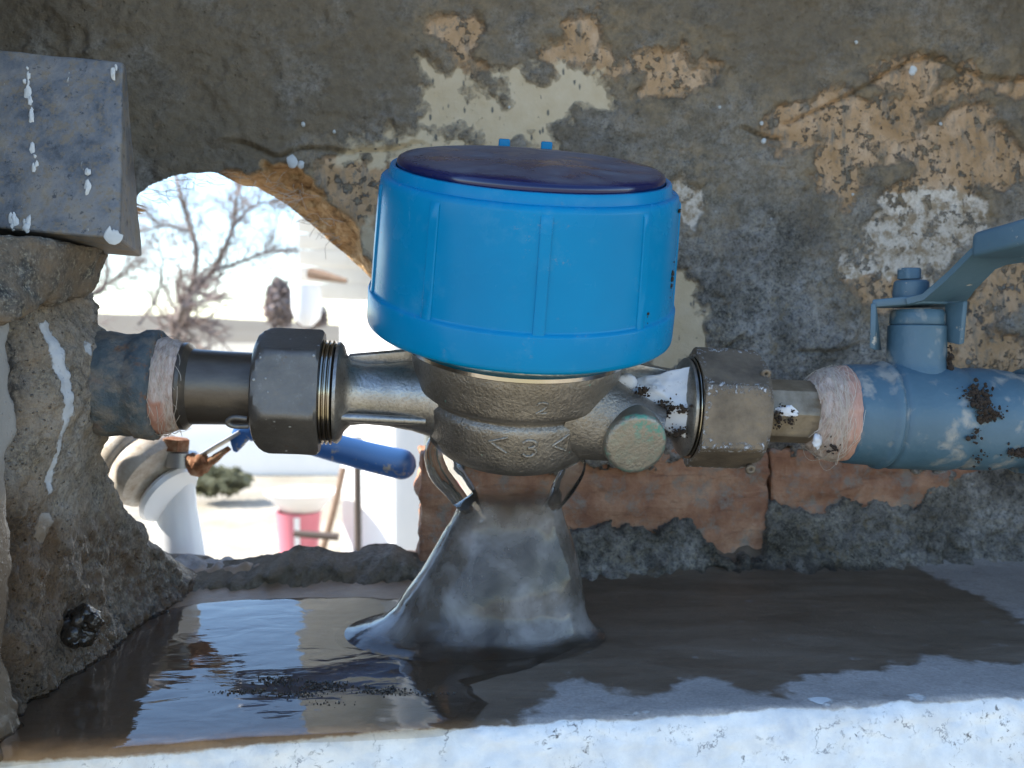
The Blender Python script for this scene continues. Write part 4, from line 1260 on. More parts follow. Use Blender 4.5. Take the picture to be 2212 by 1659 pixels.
def fibres(name, x0, x1, rfun, n, parent, loose, seed, thick=.016, arc=(0.5, 2.2), org=None):
    org = M0 if org is None else org
    rs = np.random.RandomState(seed)
    gs = []
    for k in range(n):
        th = rs.uniform(-1.9, 1.9)
        x = rs.uniform(x0, x1)
        ar = rs.uniform(*arc) * rs.choice((-1, 1))
        dx = rs.uniform(-.42, .42)
        m = 12
        pts = []
        ph, lo = rs.uniform(0, 6), (rs.uniform(.0, .05) if rs.rand() > loose else rs.uniform(.1, .45))
        for i in range(m):
            s = i / (m - 1)
            t_ = th + ar * s
            xx = x + dx * s + .06 * math.sin(ph + 5 * s)
            r_ = rfun(xx) + .01 + lo * math.sin(math.pi * s) ** 2
            pts.append(org + RX * xx + (FR * math.cos(t_) + AA * math.sin(t_)) * r_)
        gs.append(tube(pts, thick * rs.uniform(.7, 1.3), 4, caps=False))
    o = mk(name, join(*gs), MATS['hemp_fibre'], parent, 180)
    tag(o, kind='stuff')
    return o
rl = lambda x: float(np.interp(x, [-11.75, -11.5, -11.3, -11.1, -10.9, -10.7], [1.62, 1.65, 1.58, 1.52, 1.47, 1.46]))
fibres('hemp_strands', -11.68, -11.0, rl, 55, ln2, .05, 5, thick=.0075, arc=(.3, 1.2))

MR = M0 + RX * -0.45
def LpR(x, f, a): return MR + RX * x + FR * f + AA * a
# ================================================================ right pipe
rn2 = thing('pipe_nipple', 'tan pipe nipple between the limed right nut and the blue valve', 'pipe', LpR(9.8, 0, -1.1), 'pipe nipples')
def octf(th, t, r):
    k = (th + R(16)) % (math.pi / 4) - math.pi / 8
    return np.where(t < 10.75, np.minimum(r, r * .97 * math.cos(math.pi / 8) / np.cos(k) + .02), r)
mk('pipe', lathe([(8.5, .8), (8.5, 1.24), (8.98, 1.24), (9.06, 1.16), (9.1, 1.12), (9.6, 1.12), (10.2, 1.12), (10.74, 1.12), (10.76, 1.02), (11.6, 1.02), (11.6, .8)], MR, RX, FR, 96, octf), MATS['nipple_tan'], rn2, 30)
hw = lathe([(10.75, .8), (10.78, 1.08), (10.95, 1.32), (11.2, 1.50), (11.6, 1.60), (12.0, 1.66), (12.02, .8)], MR, RX, FR, 96)
hw = rough(subdiv(hw, 1), .09, .35, 4, 24)
mk('hemp_winding', hw, MATS['hemp_wrap'], rn2, 60, dict(pink=smooth(11.45, 11.75, (hw[0] - MR) @ RX) * .8))
rl2 = lambda x: float(np.interp(x, [10.5, 10.8, 11.2, 11.6, 12.0], [1.15, 1.25, 1.55, 1.64, 1.68]))
fibres('hemp_strands', 10.75, 11.7, rl2, 150, rn2, .07, 6, thick=.0075, arc=(.3, 1.3), org=MR)
mk('paint_dab', ico(LpR(9.62, 1.06, .42), .34, 3, .8, .7, 5, (1.05, .16, .52)), MATS['white_paste'], rn2, 60)
mk('paint_dab', ico(LpR(10.72, 1.22, -.55), .20, 3, .8, .7, 6, (.8, .5, 1.2)), MATS['white_paste'], rn2, 60)

bv = thing('ball_valve', 'blue grey painted ball valve with lever at the right edge, paint worn to grey', 'valve', LpR(15, 0, -1.9))
vp = [(12.0, 1.0), (12.0, 1.66), (12.06, 1.72), (12.4, 1.75), (13.05, 1.76), (13.12, 1.80), (13.20, 1.87), (13.32, 1.89), (13.42, 1.85), (13.47, 1.77), (13.55, 1.77), (13.62, 1.84), (13.74, 1.87),
      (14.0, 1.86), (14.6, 1.86), (15.2, 1.87), (15.7, 1.86), (16.0, 1.80), (16.12, 1.73), (16.2, 1.74), (16.4, 1.80), (17.4, 1.79), (17.9, 1.74), (18.0, 1.66), (18.5, 1.66), (18.52, 1.85), (22, 1.85), (34, 1.85)]
mk('body', rough(lathe(vp, MR, RX, FR, 128), .02, .8, 3, 30), MATS['valve_paint'], bv, 40)
SX = 14.62
ST = unit(np.array([0.02, 0.03, 1.0]) - 0 * RX)
sb = LpR(SX, 0, 0)
mk('stem_housing', lathe([(0.6, 1.25), (1.4, 1.14), (1.7, 1.03), (1.9, 1.0), (3.16, .985), (3.2, .95), (3.2, .5)], sb, ST, FR, 72), MATS['valve_paint'], bv, 40)
mk('gland_nut', lathe([(3.22, .5), (3.22, .90), (3.30, .93), (3.62, .92), (3.74, .84), (3.76, .3)], sb, ST, FR, 72), MATS['valve_paint'], bv, 40)
# handle: plate with two turned down lugs, a rising neck and a sleeved grip
def vp3(u, v, d): return pt(u, v, d)
ds = sb[1]
plate = solid([vp3(1884, 664, ds - .6), vp3(1995, 655, ds - .9), vp3(2090, 660, ds + .2), vp3(2075, 664, ds + 1.4), vp3(1900, 666, ds + 1.3)],
              [vp3(1884, 647, ds - .6), vp3(1995, 636, ds - .9), vp3(2090, 642, ds + .2), vp3(2075, 648, ds + 1.4), vp3(1900, 650, ds + 1.3)], .05)
lug1 = solid([vp3(1881, 655, ds - .7), vp3(1893, 655, ds - .7), vp3(1893, 655, ds + .6), vp3(1881, 655, ds + .6)],
             [vp3(1878, 752, ds - .65), vp3(1890, 757, ds - .65), vp3(1905, 757, ds + .5), vp3(1890, 752, ds + .5)], .05)
lug2 = solid([vp3(2040, 655, ds - .2), vp3(2082, 650, ds - .9), vp3(2092, 650, ds - .8), vp3(2052, 655, ds - .1)],
             [vp3(2040, 738, ds - .2), vp3(2072, 746, ds - .9), vp3(2084, 742, ds - .8), vp3(2052, 738, ds - .1)], .06)
hd = mk('handle', join(plate, lug1, lug2), MATS['handle_paint'], bv, 40)
# strip: left edge polyline (far/top) and right edge polyline (near/bottom)
e1 = [vp3(1960, 657, ds - .9), vp3(1995, 648, ds - 1.1), vp3(2050, 600, ds - 2.0), vp3(2098, 552, ds - 2.9), vp3(2118, 540, ds - 3.2), vp3(2240, 508, ds - 5.0)]
e2 = [vp3(2050, 664, ds + .5), vp3(2085, 655, ds + .3), vp3(2105, 628, ds - .4), vp3(2150, 582, ds - 1.4), vp3(2175, 572, ds - 1.8), vp3(2290, 555, ds - 3.4)]
V, Fc = [], []
for a_, b_ in zip(e1, e2):
    up = np.array([-.05, .0, .20])
    V += [a_, b_, b_ + up, a_ + up]
for k in range(len(e1) - 1):
    for j in range(4):
        Fc.append((k * 4 + j, k * 4 + (j + 1) % 4, (k + 1) * 4 + (j + 1) % 4, (k + 1) * 4 + j))
Fc += [(3, 2, 1, 0), tuple(range(len(V) - 4, len(V)))]
mk('lever', (np.array(V), Fc), MATS['handle_paint'], hd, 40)
sl = solid([vp3(2096, 556, ds - 3.1), vp3(2150, 566, ds - 1.2), vp3(2150, 524, ds - 1.2), vp3(2100, 502, ds - 3.1)],
           [vp3(2330, 500, ds - 6.2), vp3(2390, 545, ds - 4.4), vp3(2390, 480, ds - 4.4), vp3(2330, 435, ds - 6.2)], .16, 3)
mk('grip_sleeve', sl, MATS['handle_paint'], hd, 50)
pr, rf = hexnut(0, .55, .42, 0, .06, .06)
mk('lever_nut', join(lathe([(0, .1), (0, .40), (.04, .40), (.34, .40), (.38, .36), (.38, .1)], vp3(1964, 603, ds - .1), (0, 0, 1), (1, 0, 0), 48,
                           lambda th, t, r: np.minimum(r, .37 / np.cos((th % (math.pi / 3)) - math.pi / 6))),
                     lathe([(0, .1), (0, .60), (.10, .62), (.55, .58), (.62, .5), (.62, .1)], vp3(1968, 644, ds - .1), (0, 0, 1), (1, 0, 0), 48)), MATS['handle_paint'], bv, 40)

# ================================================================ soil crumbs, paste
def crumbs(name, spots, n, size, matname, label, cat, seed, sub=1):
    rs = np.random.RandomState(seed)
    gs = []
    tot = sum(s[3] for s in spots)
    for (c, du, dv, w) in spots:
        for k in range(max(1, int(n * w / tot))):
            g = rs.normal(0, .5, 2)
            p = np.asarray(c) + np.asarray(du) * g[0] + np.asarray(dv) * g[1]
            gs.append(ico(p, size * min(rs.lognormal(-.1, .55), 2.6), sub, .5, .9, int(rs.randint(999)), rs.uniform(.6, 1.3, 3)))
    o = mk(name, join(*gs), MATS[matname], None, 60)
    return tag(o, label, cat, kind='stuff')
def vsurf(x, th, r): return MR + RX * x + (FR * math.cos(th) + AA * math.sin(th)) * r
crumbs('soil_crumbs', [(vsurf(15.9, .75, 1.93), RX * .45, unit(AA * .6 - FR * .6) * .5, 3), (sb + RX * .85 + FR * .75 + ST * 1.9, FR * .2, ST * .7, 2.5), (sb + RX * .7 + FR * 1.0 + ST * 1.0, RX * .4, ST * .5, 3),
                       (vsurf(16.3, .45, 1.9), RX * .4, AA * .3, 2), (vsurf(15.8, .1, 1.95), RX * .3, AA * .35, .35), (vsurf(16.4, -.4, 1.85), RX * .4, AA * .5, .3)],
       760, .040, 'soil', 'dark brown soil crumbs lodged against the stem of the blue valve', 'soil', 3)
crumbs('soil_crumbs', [(vsurf(18.3, -.05, 1.8), RX * .5, AA * .4, 3), (vsurf(17.7, -.25, 1.88), RX * .6, AA * .15, 2)], 400, .038, 'soil',
       'dark soil crumbs on the valve end at the right edge', 'soil', 4)
crumbs('soil_crumbs', [(M0 + AA * (CB + 4.3) + (FR * .35 + RX * .94) * 4.72, AA * .12, FR * .12, 1), (M0 + AA * (CB + 2.2) + (FR * .42 + RX * .91) * 4.82, AA * .5, FR * .08, 2),
                       (M0 + AA * (CB + 1.35) + (FR * .70 + RX * .71) * 4.88, AA * .25, RX * .2, .7)], 26, .035, 'soil', 'dark dirt specks on the right side of the blue cap', 'dirt', 9)
paste = thing('white_paste', 'smear of white paste with soil on the outlet tube by the right nut', 'paste', Lp(5.2, .9, .2))
pst = subdiv(solid([Lp(3.75, .55, .95), Lp(4.6, .9, .9), Lp(5.95, 1.45, .2), Lp(5.9, 1.35, -.75), Lp(5.0, 1.15, -.4), Lp(4.3, 1.0, .4)],
                   [Lp(3.9, .2, 1.1), Lp(4.7, .35, 1.28), Lp(6.0, .35, 1.75), Lp(6.1, .3, -.7), Lp(5.2, .3, -.3), Lp(4.4, .3, .5)], .1, 2), 4, .25)
mk('smear', rough(pst, .16, .8, 4, 40), MATS['white_paste'], paste, 70)
mk('smear', ico(Lp(3.6, .8, 1.12), .42, 3, .3, .8, 9, (.9, .5, .7)), MATS['white_paste'], paste, 70)
crumbs('soil_crumbs', [(Lp(4.75, 1.15, .25), RX * .5 + AA * .15, AA * .35, 3), (Lp(4.1, 1.2, .95), RX * .25, AA * .2, 1), (Lp(5.4, 1.45, -.35), RX * .35, AA * .2, 1), (Lp(5.4, 1.45, .45), RX * .4, AA * .2, .6)], 380, .034, 'soil',
       'dark soil specks stuck in the white paste by the right nut', 'soil', 5)
crumbs('soil_crumbs', [(vsurf(9.25, .15, 1.17), RX * .25, AA * .5, 2), (vsurf(9.75, .05, 1.17), RX * .25, AA * .2, 1), (vsurf(11.2, -.45, 1.62), RX * .35, AA * .3, .7), (vsurf(9.8, .35, 1.17), RX * .2, AA * .1, .5)], 110, .032, 'soil',
       'soil specks on the tan nipple beside the hemp', 'soil', 6)

# ================================================================ water
WB = Lp(0, 0, -1.6)
def bell_pts():
    rows = [(1058, 1004, 1205, 34.6), (1066, 996, 1210, 34.6), (1080, 992, 1210, 34.7), (1100, 984, 1212, 34.8), (1125, 972, 1221, 34.9),
            (1150, 957, 1232, 35), (1190, 934, 1246, 35), (1230, 909, 1254, 35), (1270, 884, 1258, 35), (1310, 858, 1263, 35.1), (1345, 830, 1271, 35.1), (1372, 800, 1280, 35.2), (1392, 768, 1289, 35.2),
            (1404, 752, 1295, 35.2), (1412, 738, 1301, 35.2), (1416, 726, 1307, 35.2)]
    V = []
    seg = 96
    n = len(rows)
    for k, (v, ul, ur, dc) in enumerate(rows):
        t = k / (n - 1)
        a, b = pt(ul, v, dc), pt(ur, v, dc)
        c, hw = (a + b) / 2, (b[0] - a[0]) / 2
        dep = hw * (0.80 if v < 1060 else 0.66)
        if v > 1395: dep = 2.9 + (v - 1395) * .045
        for j in range(seg):
            th = 2 * math.pi * j / seg
            V.append((c[0] + hw * math.cos(th), c[1] - dep * math.sin(th), c[2]))
    V = np.array(V)
    z = V[:, 2].reshape(n, seg)
    zb = np.array([ZL + .62, ZL + .36, ZL + .20, ZL + .12, ZL + .075, ZL + .03])
    z[-6:] = zb[:, None]
    V[:, 2] = z.ravel()
    Fc = [(k * seg + j, k * seg + (j + 1) % seg, (k + 1) * seg + (j + 1) % seg, (k + 1) * seg + j) for k in range(n - 1) for j in range(seg)]
    return V, Fc
bell = thing('falling_water', 'glassy sheet of leaking water spreading down from the meter body onto the ledge', 'water', (0, 35, ZL))
bg = subdiv(bell_pts(), 1)
fade = smooth(ZL + .1, ZL + 1.2, bg[0][:, 2])
bg = (bg[0] + normals_out(*bg) * (fade * (.13 * fbm(bg[0], 1.9, 3, 51)))[:, None], bg[1])
s1 = curve_pts([pt(975, 930, 33.7), pt(952, 975, 33.4), pt(962, 1018, 33.5), pt(990, 1055, 33.9), pt(1014, 1092, 34.3), pt(1040, 1125, 34.7)], 24)
g1 = tube(s1, np.interp(np.linspace(0, 1, 24), [0, .15, .4, .7, 1], [.45, .62, .66, .55, .25]), 36, flat=.8)
s2 = curve_pts([pt(1225, 965, 33.4), pt(1238, 1008, 33.2), pt(1218, 1052, 33.6), pt(1198, 1085, 34.2), pt(1180, 1108, 34.6)], 24)
g2 = tube(s2, np.interp(np.linspace(0, 1, 24), [0, .2, .5, 1], [.45, .48, .46, .25]), 36, flat=.8)
def remesh(geo, vox, sm=3):
    tmp = mk('tmp_water', geo, None, None, 180)
    m = tmp.modifiers.new('r', 'REMESH'); m.mode = 'VOXEL'; m.voxel_size = vox / 100
    m2 = tmp.modifiers.new('s', 'SMOOTH'); m2.iterations = sm; m2.factor = .5
    dg = bpy.context.evaluated_depsgraph_get()
    ev = tmp.evaluated_get(dg)
    me = ev.to_mesh()
    n = len(me.vertices)
    co = np.zeros(n * 3, np.float32); me.vertices.foreach_get('co', co)
    fs = [tuple(p.vertices) for p in me.polygons]
    loc = np.array(tmp.location) * 100
    v = co.reshape(-1, 3) * 100.0 + loc - np.array([0, 0, CAMZ])
    ev.to_mesh_clear()
    old = tmp.data
    bpy.data.objects.remove(tmp); bpy.data.meshes.remove(old)
    return v, fs
mk('stream', g1, MATS['clear_water'], bell, 180)
mk('stream', g2, MATS['falling_water'], bell, 180, dict(low=np.full(len(g2[0]), .22)))
zz_ = bg[0][:, 2]
mk('sheet', bg, MATS['falling_water'], bell, 180, dict(low=smooth(pt(1100, 1058, 35)[2], pt(1100, 1095, 35)[2], zz_) * smooth(ZL + .04, ZL + .5, zz_)))

def flat_poly(pts, z, sub=0.25, amp=0.0, seed=0):
    q = np.array([on_ledge(u, v, z)[:2] for u, v in pts])
    x0, y0 = q.min(0); x1, y1 = q.max(0)
    xs = np.arange(x0, x1 + sub, sub); ys = np.arange(y0, y1 + sub, sub)
    X, Y = np.meshgrid(xs, ys)
    P3 = np.stack([X, Y, 0 * X], -1)
    j = .22 * fbm(P3, 1.2, 4, seed + 3)
    s = sdf(X + j, Y + j, q)
    f = grid_faces(len(xs), len(ys))
    f = f[(s.ravel()[f] < sub).all(1) & (s.ravel()[f].min(1) < 0)]
    gx = np.gradient(s, sub, axis=1); gy = np.gradient(s, sub, axis=0)
    g = np.sqrt(gx * gx + gy * gy) + 1e-6
    mv = np.where(s > 0, s, 0) / g
    X2, Y2 = X - gx / g * mv, Y - gy / g * mv
    Z = z - .09 * smooth(-.35, 0.0, s) + amp * fbm(P3, 1.5, 3, seed)
    V = np.stack([X2, Y2, Z], -1).reshape(-1, 3)
    u = np.unique(f); re = np.full(len(V), -1); re[u] = np.arange(len(u))
    return V[u], re[f]
pud = flat_poly([(-260, 1500), (-60, 1470), (120, 1380), (260, 1330), (420, 1300), (520, 1290), (700, 1285), (1000, 1290), (1240, 1300), (1270, 1380), (1150, 1440), (1010, 1475), (1060, 1510), (1010, 1560), (950, 1585), (500, 1604), (0, 1648), (-300, 1660)],
                ZL + .10, .10, .012, 70)
pw = mk('water', pud, MATS['puddle_water'], None, 180)
tag(pw, 'shallow puddle on the ledge reflecting the sky through the hole', kind='structure')
# silt and grit in the puddle
gr = []
for (u, v, du, dv, w) in ((600, 1470, 45, 9, 3), (700, 1482, 70, 10, 4), (830, 1492, 60, 9, 3), (640, 1500, 90, 10, 2), (510, 1495, 60, 5, 1), (930, 1498, 60, 6, 1), (700, 1520, 50, 6, .5)):
    c = on_ledge(u, v, ZL + .11)
    gr.append((c, on_ledge(u + du, v, ZL + .11) - c, on_ledge(u, v + dv, ZL + .11) - c, w))
crumbs('silt_grit', gr, 800, .022, 'wet_soil', 'dark wet silt and grit lying in the puddle', 'grit', 8)
c = pt(186, 1352, 31.2)
ml = thing('mud_lump', 'dark wet mud lump stuck to the foot of the pillar', 'mud', c - np.array([0, 0, .5]))
mk('lump', join(*[ico(c + np.array([random.uniform(-.45, .35), random.uniform(-.3, .3), random.uniform(-.35, .35)]), random.uniform(.16, .42), 3, .5, .5, k) for k in range(22)]), MATS['wet_soil'], ml, 60)

# ================================================================ outer valve seen through the hole
ov = thing('outside_valve', 'old white and rusty valve with blue lever, outside the wall behind the hole', 'valve', pt(380, 1210, 48))
OD = 47.5
a0, a1 = pt(178, 872, OD + 1.5), pt(338, 1030, OD - .5)
ad = unit(a1 - a0); al = np.linalg.norm(a1 - a0)
mk('rusty_end', rough(lathe([(0, .8), (0, 1.75), (.9, 1.8), (al - 2.3, 1.75), (al - 2.2, 1.5), (al - 2.2, .8)], a0, ad, (0, 0, 1), 64), .09, .5, 3, 2), MATS['rusty_iron'], ov, 50)
mk('body', lathe([(al - 2.3, .9), (al - 2.25, 1.72), (al - 2.0, 1.86), (al - 1.5, 1.82), (al - 1.35, 1.70), (al - 1.2, 1.72), (al - .9, 1.92), (al - .3, 1.96), (al, 1.80), (al + .1, 1.4), (al + .1, .9)], a0, ad, (0, 0, 1), 72), MATS['valve_cream'], ov, 45)
w0, w1 = pt(372, 985, OD + 1.3), pt(392, 1260, OD + 1.3)
mk('white_pipe', lathe([(0, .3), (0, 1.0), (.3, 1.12), (1.2, 1.12), (1.6, .98), (2.6, .98), (4.2, 1.15), (5.5, 1.25), (7, 1.3), (7, .9)], w0, w1 - w0, (1, 0, 0), 64), MATS['valve_white'], ov, 45)
mk('ring', lathe([(0, .9), (0, 1.50), (.2, 1.62), (.4, 1.50), (.4, .9)], pt(358, 1062, OD + .3), ad, (0, 0, 1), 64), MATS['valve_white'], ov, 45)
mk('stem', lathe([(0, .3), (0, .72), (.7, .70), (.72, .3)], pt(392, 1008, OD - .5), (.05, 0, 1), (1, 0, 0), 40), MATS['zinc'], ov, 40)
mk('stem_nut', rough(lathe([(0, .2), (0, .68), (.55, .68), (.62, .2)], pt(376, 972, OD - .6), (.12, 0, 1), (1, 0, 0), 48, lambda th, t, r: np.minimum(r, .6 / np.cos((th % (math.pi / 3)) - math.pi / 6))), .03, .4), MATS['rusty_iron'], ov, 40)
lv = curve_pts([pt(340, 976, OD - .6), pt(390, 984, OD - .7), pt(430, 984, OD - .8), pt(470, 962, OD - .9), pt(522, 932, OD - 1.0)], 24)
lever = mk('lever', tube(lv, .42, 10, flat=.28, ref=(0, 0, 1)), MATS['zinc'], ov, 50)
gv = curve_pts([pt(508, 975, OD - .9), pt(517, 945, OD - 1.0), pt(535, 928, OD - 1.0), pt(580, 926, OD - 1.1), pt(680, 955, OD - 1.3), pt(790, 985, OD - 1.5), pt(868, 1003, OD - 1.7), pt(899, 1009, OD - 1.7)], 60)
tt_ = np.linalg.norm(gv - gv[-1], axis=1)
gr_ = np.interp(np.linspace(0, 1, 60), [0, .08, .3, .86, 1], [.10, .34, .56, .68, .68]) * np.sqrt(np.clip(1 - (1 - np.clip(tt_ / .7, 0, 1)) ** 2, .004, 1))
gg = tube(gv, gr_, 20, flat=1.05)
gg = (gg[0] * 1.0, gg[1])
yc_ = np.interp(gg[0][:, 0], gv[:, 0], gv[:, 1]); gg[0][:, 1] = yc_ + (gg[0][:, 1] - yc_) * .45
mk('grip_sleeve', gg, MATS['lever_blue'], lever, 50, dict(low=smooth(.15, -.25, gg[0][:, 2] - np.interp(gg[0][:, 0], gv[:, 0], gv[:, 2]))))
rb = curve_pts([pt(408, 985, OD - .9), pt(430, 1008, OD - 1.0), pt(455, 996, OD - 1.1), pt(495, 968, OD - 1.2)], 18)
mk('rusty_pin', join(rough(tube(rb, np.interp(np.linspace(0, 1, 18), [0, .3, .5, 1], [.25, .55, .25, .12]), 10), .1, .3), ico(pt(432, 1003, OD - 1), .5, 3, .5, .5, 4)), MATS['rusty_iron'], ov, 60)

# ================================================================ ground, hill and everything beyond
GZ = -140.0
def quad(x0, x1, y0, y1, z): return np.array([(x0, y0, z), (x1, y0, z), (x1, y1, z), (x0, y1, z)]), [(0, 1, 2, 3)]
gd = mk('ground', quad(-60000, 60000, -60000, 60000, GZ), MATS['dry_ground'], None, 180)
tag(gd, 'pale dry ground beyond the wall', kind='structure')
def hillmesh():
    xs = np.linspace(-30000, 30000, 160); ys = np.linspace(14000, 40000, 50)
    X, Y = np.meshgrid(xs, ys)
    P3 = np.stack([X, Y, 0 * X], -1)
    top = np.interp(X, [-30000, -9000, -3000, 2000, 30000], [900, 470, 60, -40, 200])
    prof_ = np.sin(np.clip((Y - 14000) / 13000.0, 0, 1) * math.pi / 2)
    Z = GZ - 20 + (top - GZ + 120 * fbm(P3, 5000, 3, 5)) * prof_
    return np.stack([X, Y, Z], -1).reshape(-1, 3), grid_faces(160, 50)
tag(mk('hill', hillmesh(), MATS['hill_grass'], None, 180), 'low dry grass hill behind the bare tree', kind='structure')

def twigs(p, d, ln, r, depth, out, rs, gather):
    n = 5
    pts = [p]
    for k in range(n):
        d = unit(d + rs.normal(0, .16, 3) + np.array([0, 0, .03]))
        pts.append(pts[-1] + d * ln / n)
    out.append(tube(pts, np.linspace(r, r * .55, n + 1), 5 if r > 1.2 else 3, caps=False))
    if depth <= 0: return
    for k in range(rs.randint(3, 6)):
        i = rs.randint(1, n + 1)
        nd = unit(d + rs.normal(0, .62, 3))
        twigs(pts[i], nd, ln * rs.uniform(.5, .8), r * .5, depth - 1, out, rs, gather)
def bare_tree(limbs, dd, label, seed, depth=3):
    rs = np.random.RandomState(seed)
    t = thing('bare_tree', label, 'tree', (pt(*limbs[0][0][0], dd)[0], dd, GZ), 'bare trees beyond the hole')
    L, T = [], []
    for pix, r0, r1 in limbs:
        P = curve_pts([pt(u, v, dd + 40 * math.sin(k * 2.1 + u)) for k, (u, v) in enumerate(pix)], 16)
        L.append(tube(P, np.linspace(r0, r1, 16), 8, caps=False))
        for i in range(2, 16):
            d = unit(P[min(i + 1, 15)] - P[i - 1])
            for _ in range(2):
                twigs(P[i], unit(d + rs.normal(0, .8, 3)), rs.uniform(25, 60), max(r1 * .5, .9), depth - 1, T, rs, None)
    mk('trunk', join(*L), MATS['bark'], t, 180)
    mk('twigs', join(*T), MATS['twig_bark'], t, 180)
    return t
bare_tree([([(372, 930), (378, 740), (386, 705), (400, 660), (414, 628)], 6.5, 5.2), ([(414, 628), (424, 560), (420, 520), (405, 473), (392, 430), (380, 380)], 4.2, 1.6),
           ([(414, 628), (440, 605), (463, 580), (488, 530), (502, 493), (510, 440), (515, 380)], 4.6, 1.5), ([(463, 586), (520, 565), (580, 545), (640, 540)], 2.4, 1.2),
           ([(408, 500), (360, 488), (300, 500), (250, 505)], 2.0, 1.0), ([(502, 493), (540, 450), (600, 430)], 2.0, .9)], 1250, 'bare brown tree with forked trunk seen through the hole', 3)
bare_tree([([(150, 930), (160, 700), (190, 640), (220, 628), (232, 585), (225, 540)], 5, 1.8), ([(190, 640), (250, 600), (300, 560)], 2.4, 1.0), ([(300, 700), (340, 640), (350, 560), (330, 500)], 2.2, .8)], 1500,
          'bare tree with curved low branch at the far left of the hole', 5)
def bush(name, c, size, n, leaf, matn, label, cat, seed, trunk=None, group=None):
    rs = np.random.RandomState(seed)
    t = thing(name, label, cat, (c[0], c[1], GZ), group)
    D = rs.normal(0, 1, (n, 3)); D /= np.linalg.norm(D, axis=1)[:, None]
    rad = rs.uniform(.35, 1, n) ** .5 * (1 + .35 * fbm(D * 2.0, 1, 3, seed))
    P = np.asarray(c) + D * rad[:, None] * np.asarray(size)
    V, Fc = [], []
    for k in range(n):
        a = unit(rs.normal(0, 1, 3)); b = unit(np.cross(a, rs.normal(0, 1, 3)))
        s = leaf * rs.uniform(.6, 1.5)
        i = len(V)
        V += [P[k] - a * s, P[k] + b * s * .45, P[k] + a * s, P[k] - b * s * .45]
        Fc.append((i, i + 1, i + 2, i + 3))
    mk('crown', (np.array(V), Fc), MATS[matn], t, 180)
    if trunk:
        mk('trunk', tube([(c[0], c[1], GZ), (c[0] + 3, c[1], (GZ + c[2]) / 2), (c[0], c[1], c[2])], [trunk, trunk * .8, trunk * .5], 8), MATS['bark'], t, 180)
    return t
c = pt(606, 655, 2300); bush('dense_tree', c, (36, 36, 52), 1500, 9, 'twig_bark', 'small dense grey brown tree beside the white building', 'tree', 3, 5)
c = pt(676, 682, 2500); bush('dense_tree', c, (36, 36, 30), 900, 9, 'twig_bark', 'low grey brown tree under the eave of the white building', 'tree', 4, 5)
c = pt(468, 1040, 820); bush('low_shrub', c, (27, 18, 10), 900, 5, 'dark_leaf', 'low dark green shrub on the pale ground behind the outside valve', 'shrub', 6)

# white house to the right
hs = thing('white_house', 'sunlit white house wall with boarded eave, right of the bare tree', 'house', pt(800, 1190, 560))
hx0 = pt(722, 700, 560)
d1 = unit((.72, -.30, 0)); 
p0 = pt(735, 700, 620); p1 = p0 + unit((.70, -.71, 0)) * 240
mk('wall', solid([(p0[0], p0[1], GZ), (p1[0], p1[1], GZ), (p1[0] + 60, p1[1] + 160, GZ), (p0[0] + 40, p0[1] + 160, GZ)],
                 [(p0[0], p0[1], 330), (p1[0], p1[1], 330), (p1[0] + 60, p1[1] + 160, 330), (p0[0] + 40, p0[1] + 160, 330)]), MATS['white_render'], hs, 30)
for k in range(-26, 7):
    v0, v1 = 395 + k * 36, 395 + (k + 1) * 36 - .35
    ur = 742 if k < 5 else 735
    a, b, c_, d_ = pt(640 + max(k, 0), v1, 540), pt(ur, v1, 563), pt(ur, v0, 563), pt(640 + max(k, 0), v0, 540)
    back = np.array([30, 40, 0])
    mk('board', solid([a, b, c_, d_], [a + back, b + back, c_ + back, d_ + back], .5, 1), MATS['cream_board'], hs, 30)
mk('downpipe', lathe([(0, .5), (0, 7.5), (12, 8), (18, 6.5), (22, 2.0), (22, .2)], pt(660, 615, 530), (.05, 0, -1), (1, 0, 0), 32), MATS['white_plastic'], hs, 40)
mk('bracket_bar', tube([pt(668, 590, 528), pt(700, 596, 526), pt(748, 607, 520)], [3.0, 2.6, 1.2], 10), MATS['brown_wood'], hs, 50)

def post(name, u0, u1, v0, dd, matn, label, cat, sq=False):
    a, b = pt(u0, v0, dd), pt(u1, v0, dd)
    c = (a + b) / 2; hw = (b[0] - a[0]) / 2
    t = thing(name, label, cat, (c[0], dd, GZ))
    if sq: mk('shaft', aabb(c[0] - hw, c[0] + hw, dd - hw, dd + hw, GZ, c[2], hw * .08), MATS[matn], t, 30)
    else: mk('shaft', lathe([(0, hw), (c[2] - GZ - .6, hw), (c[2] - GZ, hw * .6)], (c[0], dd, GZ), (0, 0, 1), (1, 0, 0), 24), MATS[matn], t, 40)
    return t, c
post('porch_pillar', 846, 915, -500, 470, 'white_render', 'square white porch pillar behind the blue lever', 'pillar', True)
post('metal_pole', 917, 941, 880, 330, 'pole_grey', 'slim grey green pole just left of the falling water', 'pole')
t, c = post('metal_post', 764, 780, 985, 400, 'pole_brown', 'thin dark brown post standing left of the white pillar', 'post')
mk('clamp', lathe([(0, 1.2), (0, 2.4), (4, 2.4), (4.4, 1.2)], c + np.array([0, 0, 3.5]), (0, 0, 1), (1, 0, 0), 20), MATS['zinc'], t, 40)
mk('clamp', lathe([(0, .6), (0, 1.6), (18, 1.4), (18.4, .6)], pt(768, 1128, 400) + np.array([-7, 0, -6]), (-1, .1, .06), (0, 0, 1), 16), MATS['pole_brown'], t, 40)
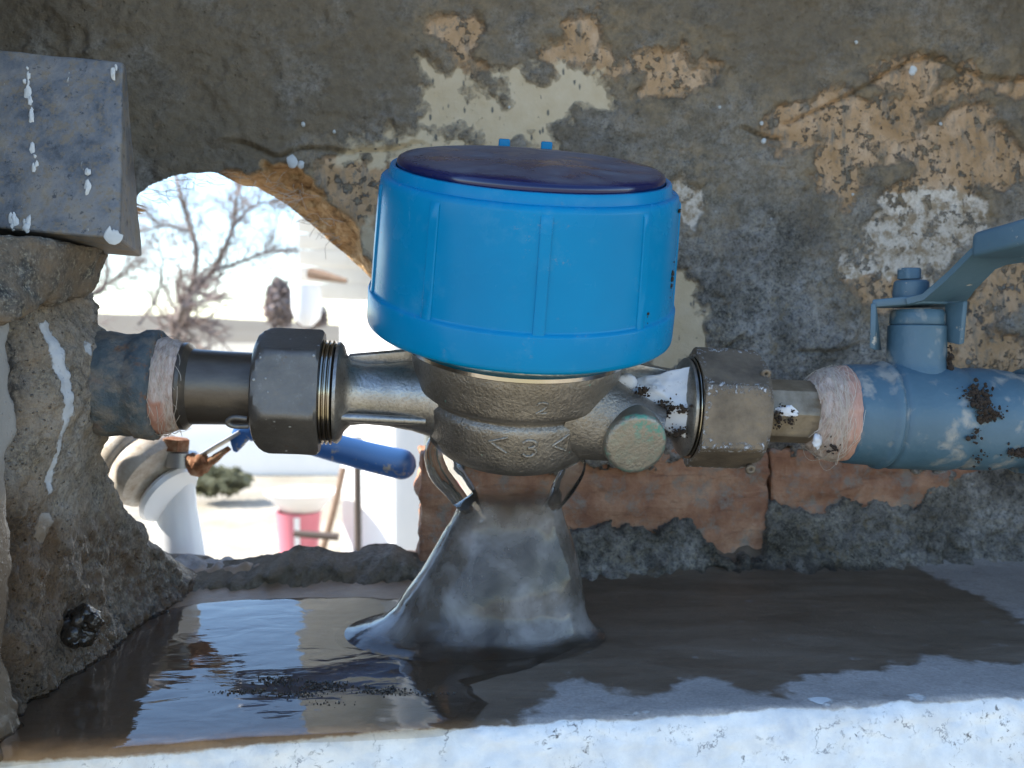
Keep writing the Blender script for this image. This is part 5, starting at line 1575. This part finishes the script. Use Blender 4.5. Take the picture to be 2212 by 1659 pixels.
sk = thing('wooden_stick', 'thin wooden stick leaning beside the red bucket', 'stick', pt(692, 1205, 560))
mk('stick', tube(curve_pts([pt(683, 1230, 560), pt(708, 1150, 562), pt(726, 1080, 566), pt(742, 1010, 570)], 12), [2.0] * 12, 8), MATS['brown_wood'], sk, 60)
# red bucket with a white basin on it
bc = pt(646, 1232, 600); bc[2] = GZ
bk = thing('red_bucket', 'red bucket with a pale vertical strip, standing on the ground', 'bucket', bc)
bh = pt(646, 1104, 600)[2] - GZ
hw = (pt(694, 1150, 600)[0] - pt(598, 1150, 600)[0]) / 2
mk('pail', lathe([(0, hw * .75), (bh * .3, hw * .88), (bh * .95, hw), (bh, hw * 1.03), (bh, hw * .95), (bh * .5, hw * .86)], bc, (0, 0, 1), (1, 0, 0), 40, cap1=False), MATS['red_plastic'], bk, 40)
th = -R(82)
st = [[bc + np.array([math.cos(th + q) * (r_ + .25), math.sin(th + q) * (r_ + .25), z_]) for q in (-.13, .13)] for z_, r_ in ((1, hw * .76), (bh * .3, hw * .885), (bh * .95, hw * 1.005))]
mk('strip', (np.array(st).reshape(-1, 3), [(0, 1, 3, 2), (2, 3, 5, 4)]), MATS['white_plastic'], bk, 180)
bs = thing('white_basin', 'shallow white basin resting on the red bucket', 'basin', bc + np.array([0, 0, bh]))
mk('bowl', lathe([(0, hw * .7), (.4, hw * .9), (7, hw * 1.35), (11, hw * 1.62), (11.8, hw * 1.66), (11.6, hw * 1.58), (7, hw * 1.2), (1.5, hw * .7)], bc + np.array([2, 0, bh + .2]), (0, 0, 1), (1, 0, 0), 48), MATS['white_plastic'], bs, 40)
# low white wall at the back of the yard
gw = thing('garden_wall', 'long low white wall across the yard behind the shrub', 'wall', pt(600, 1035, 1000))
a, b = pt(330, 1030, 1000), pt(1000, 1030, 1000)
zt = pt(600, 900, 1000)[2]
mk('wall', aabb(a[0] - 250, b[0], 985, 1005, GZ, zt, .8), MATS['white_render'], gw, 30)
mk('coping', aabb(a[0] - 252, b[0] + 2, 982, 1008, zt + .02, zt + 4, .8), MATS['white_render'], gw, 30)
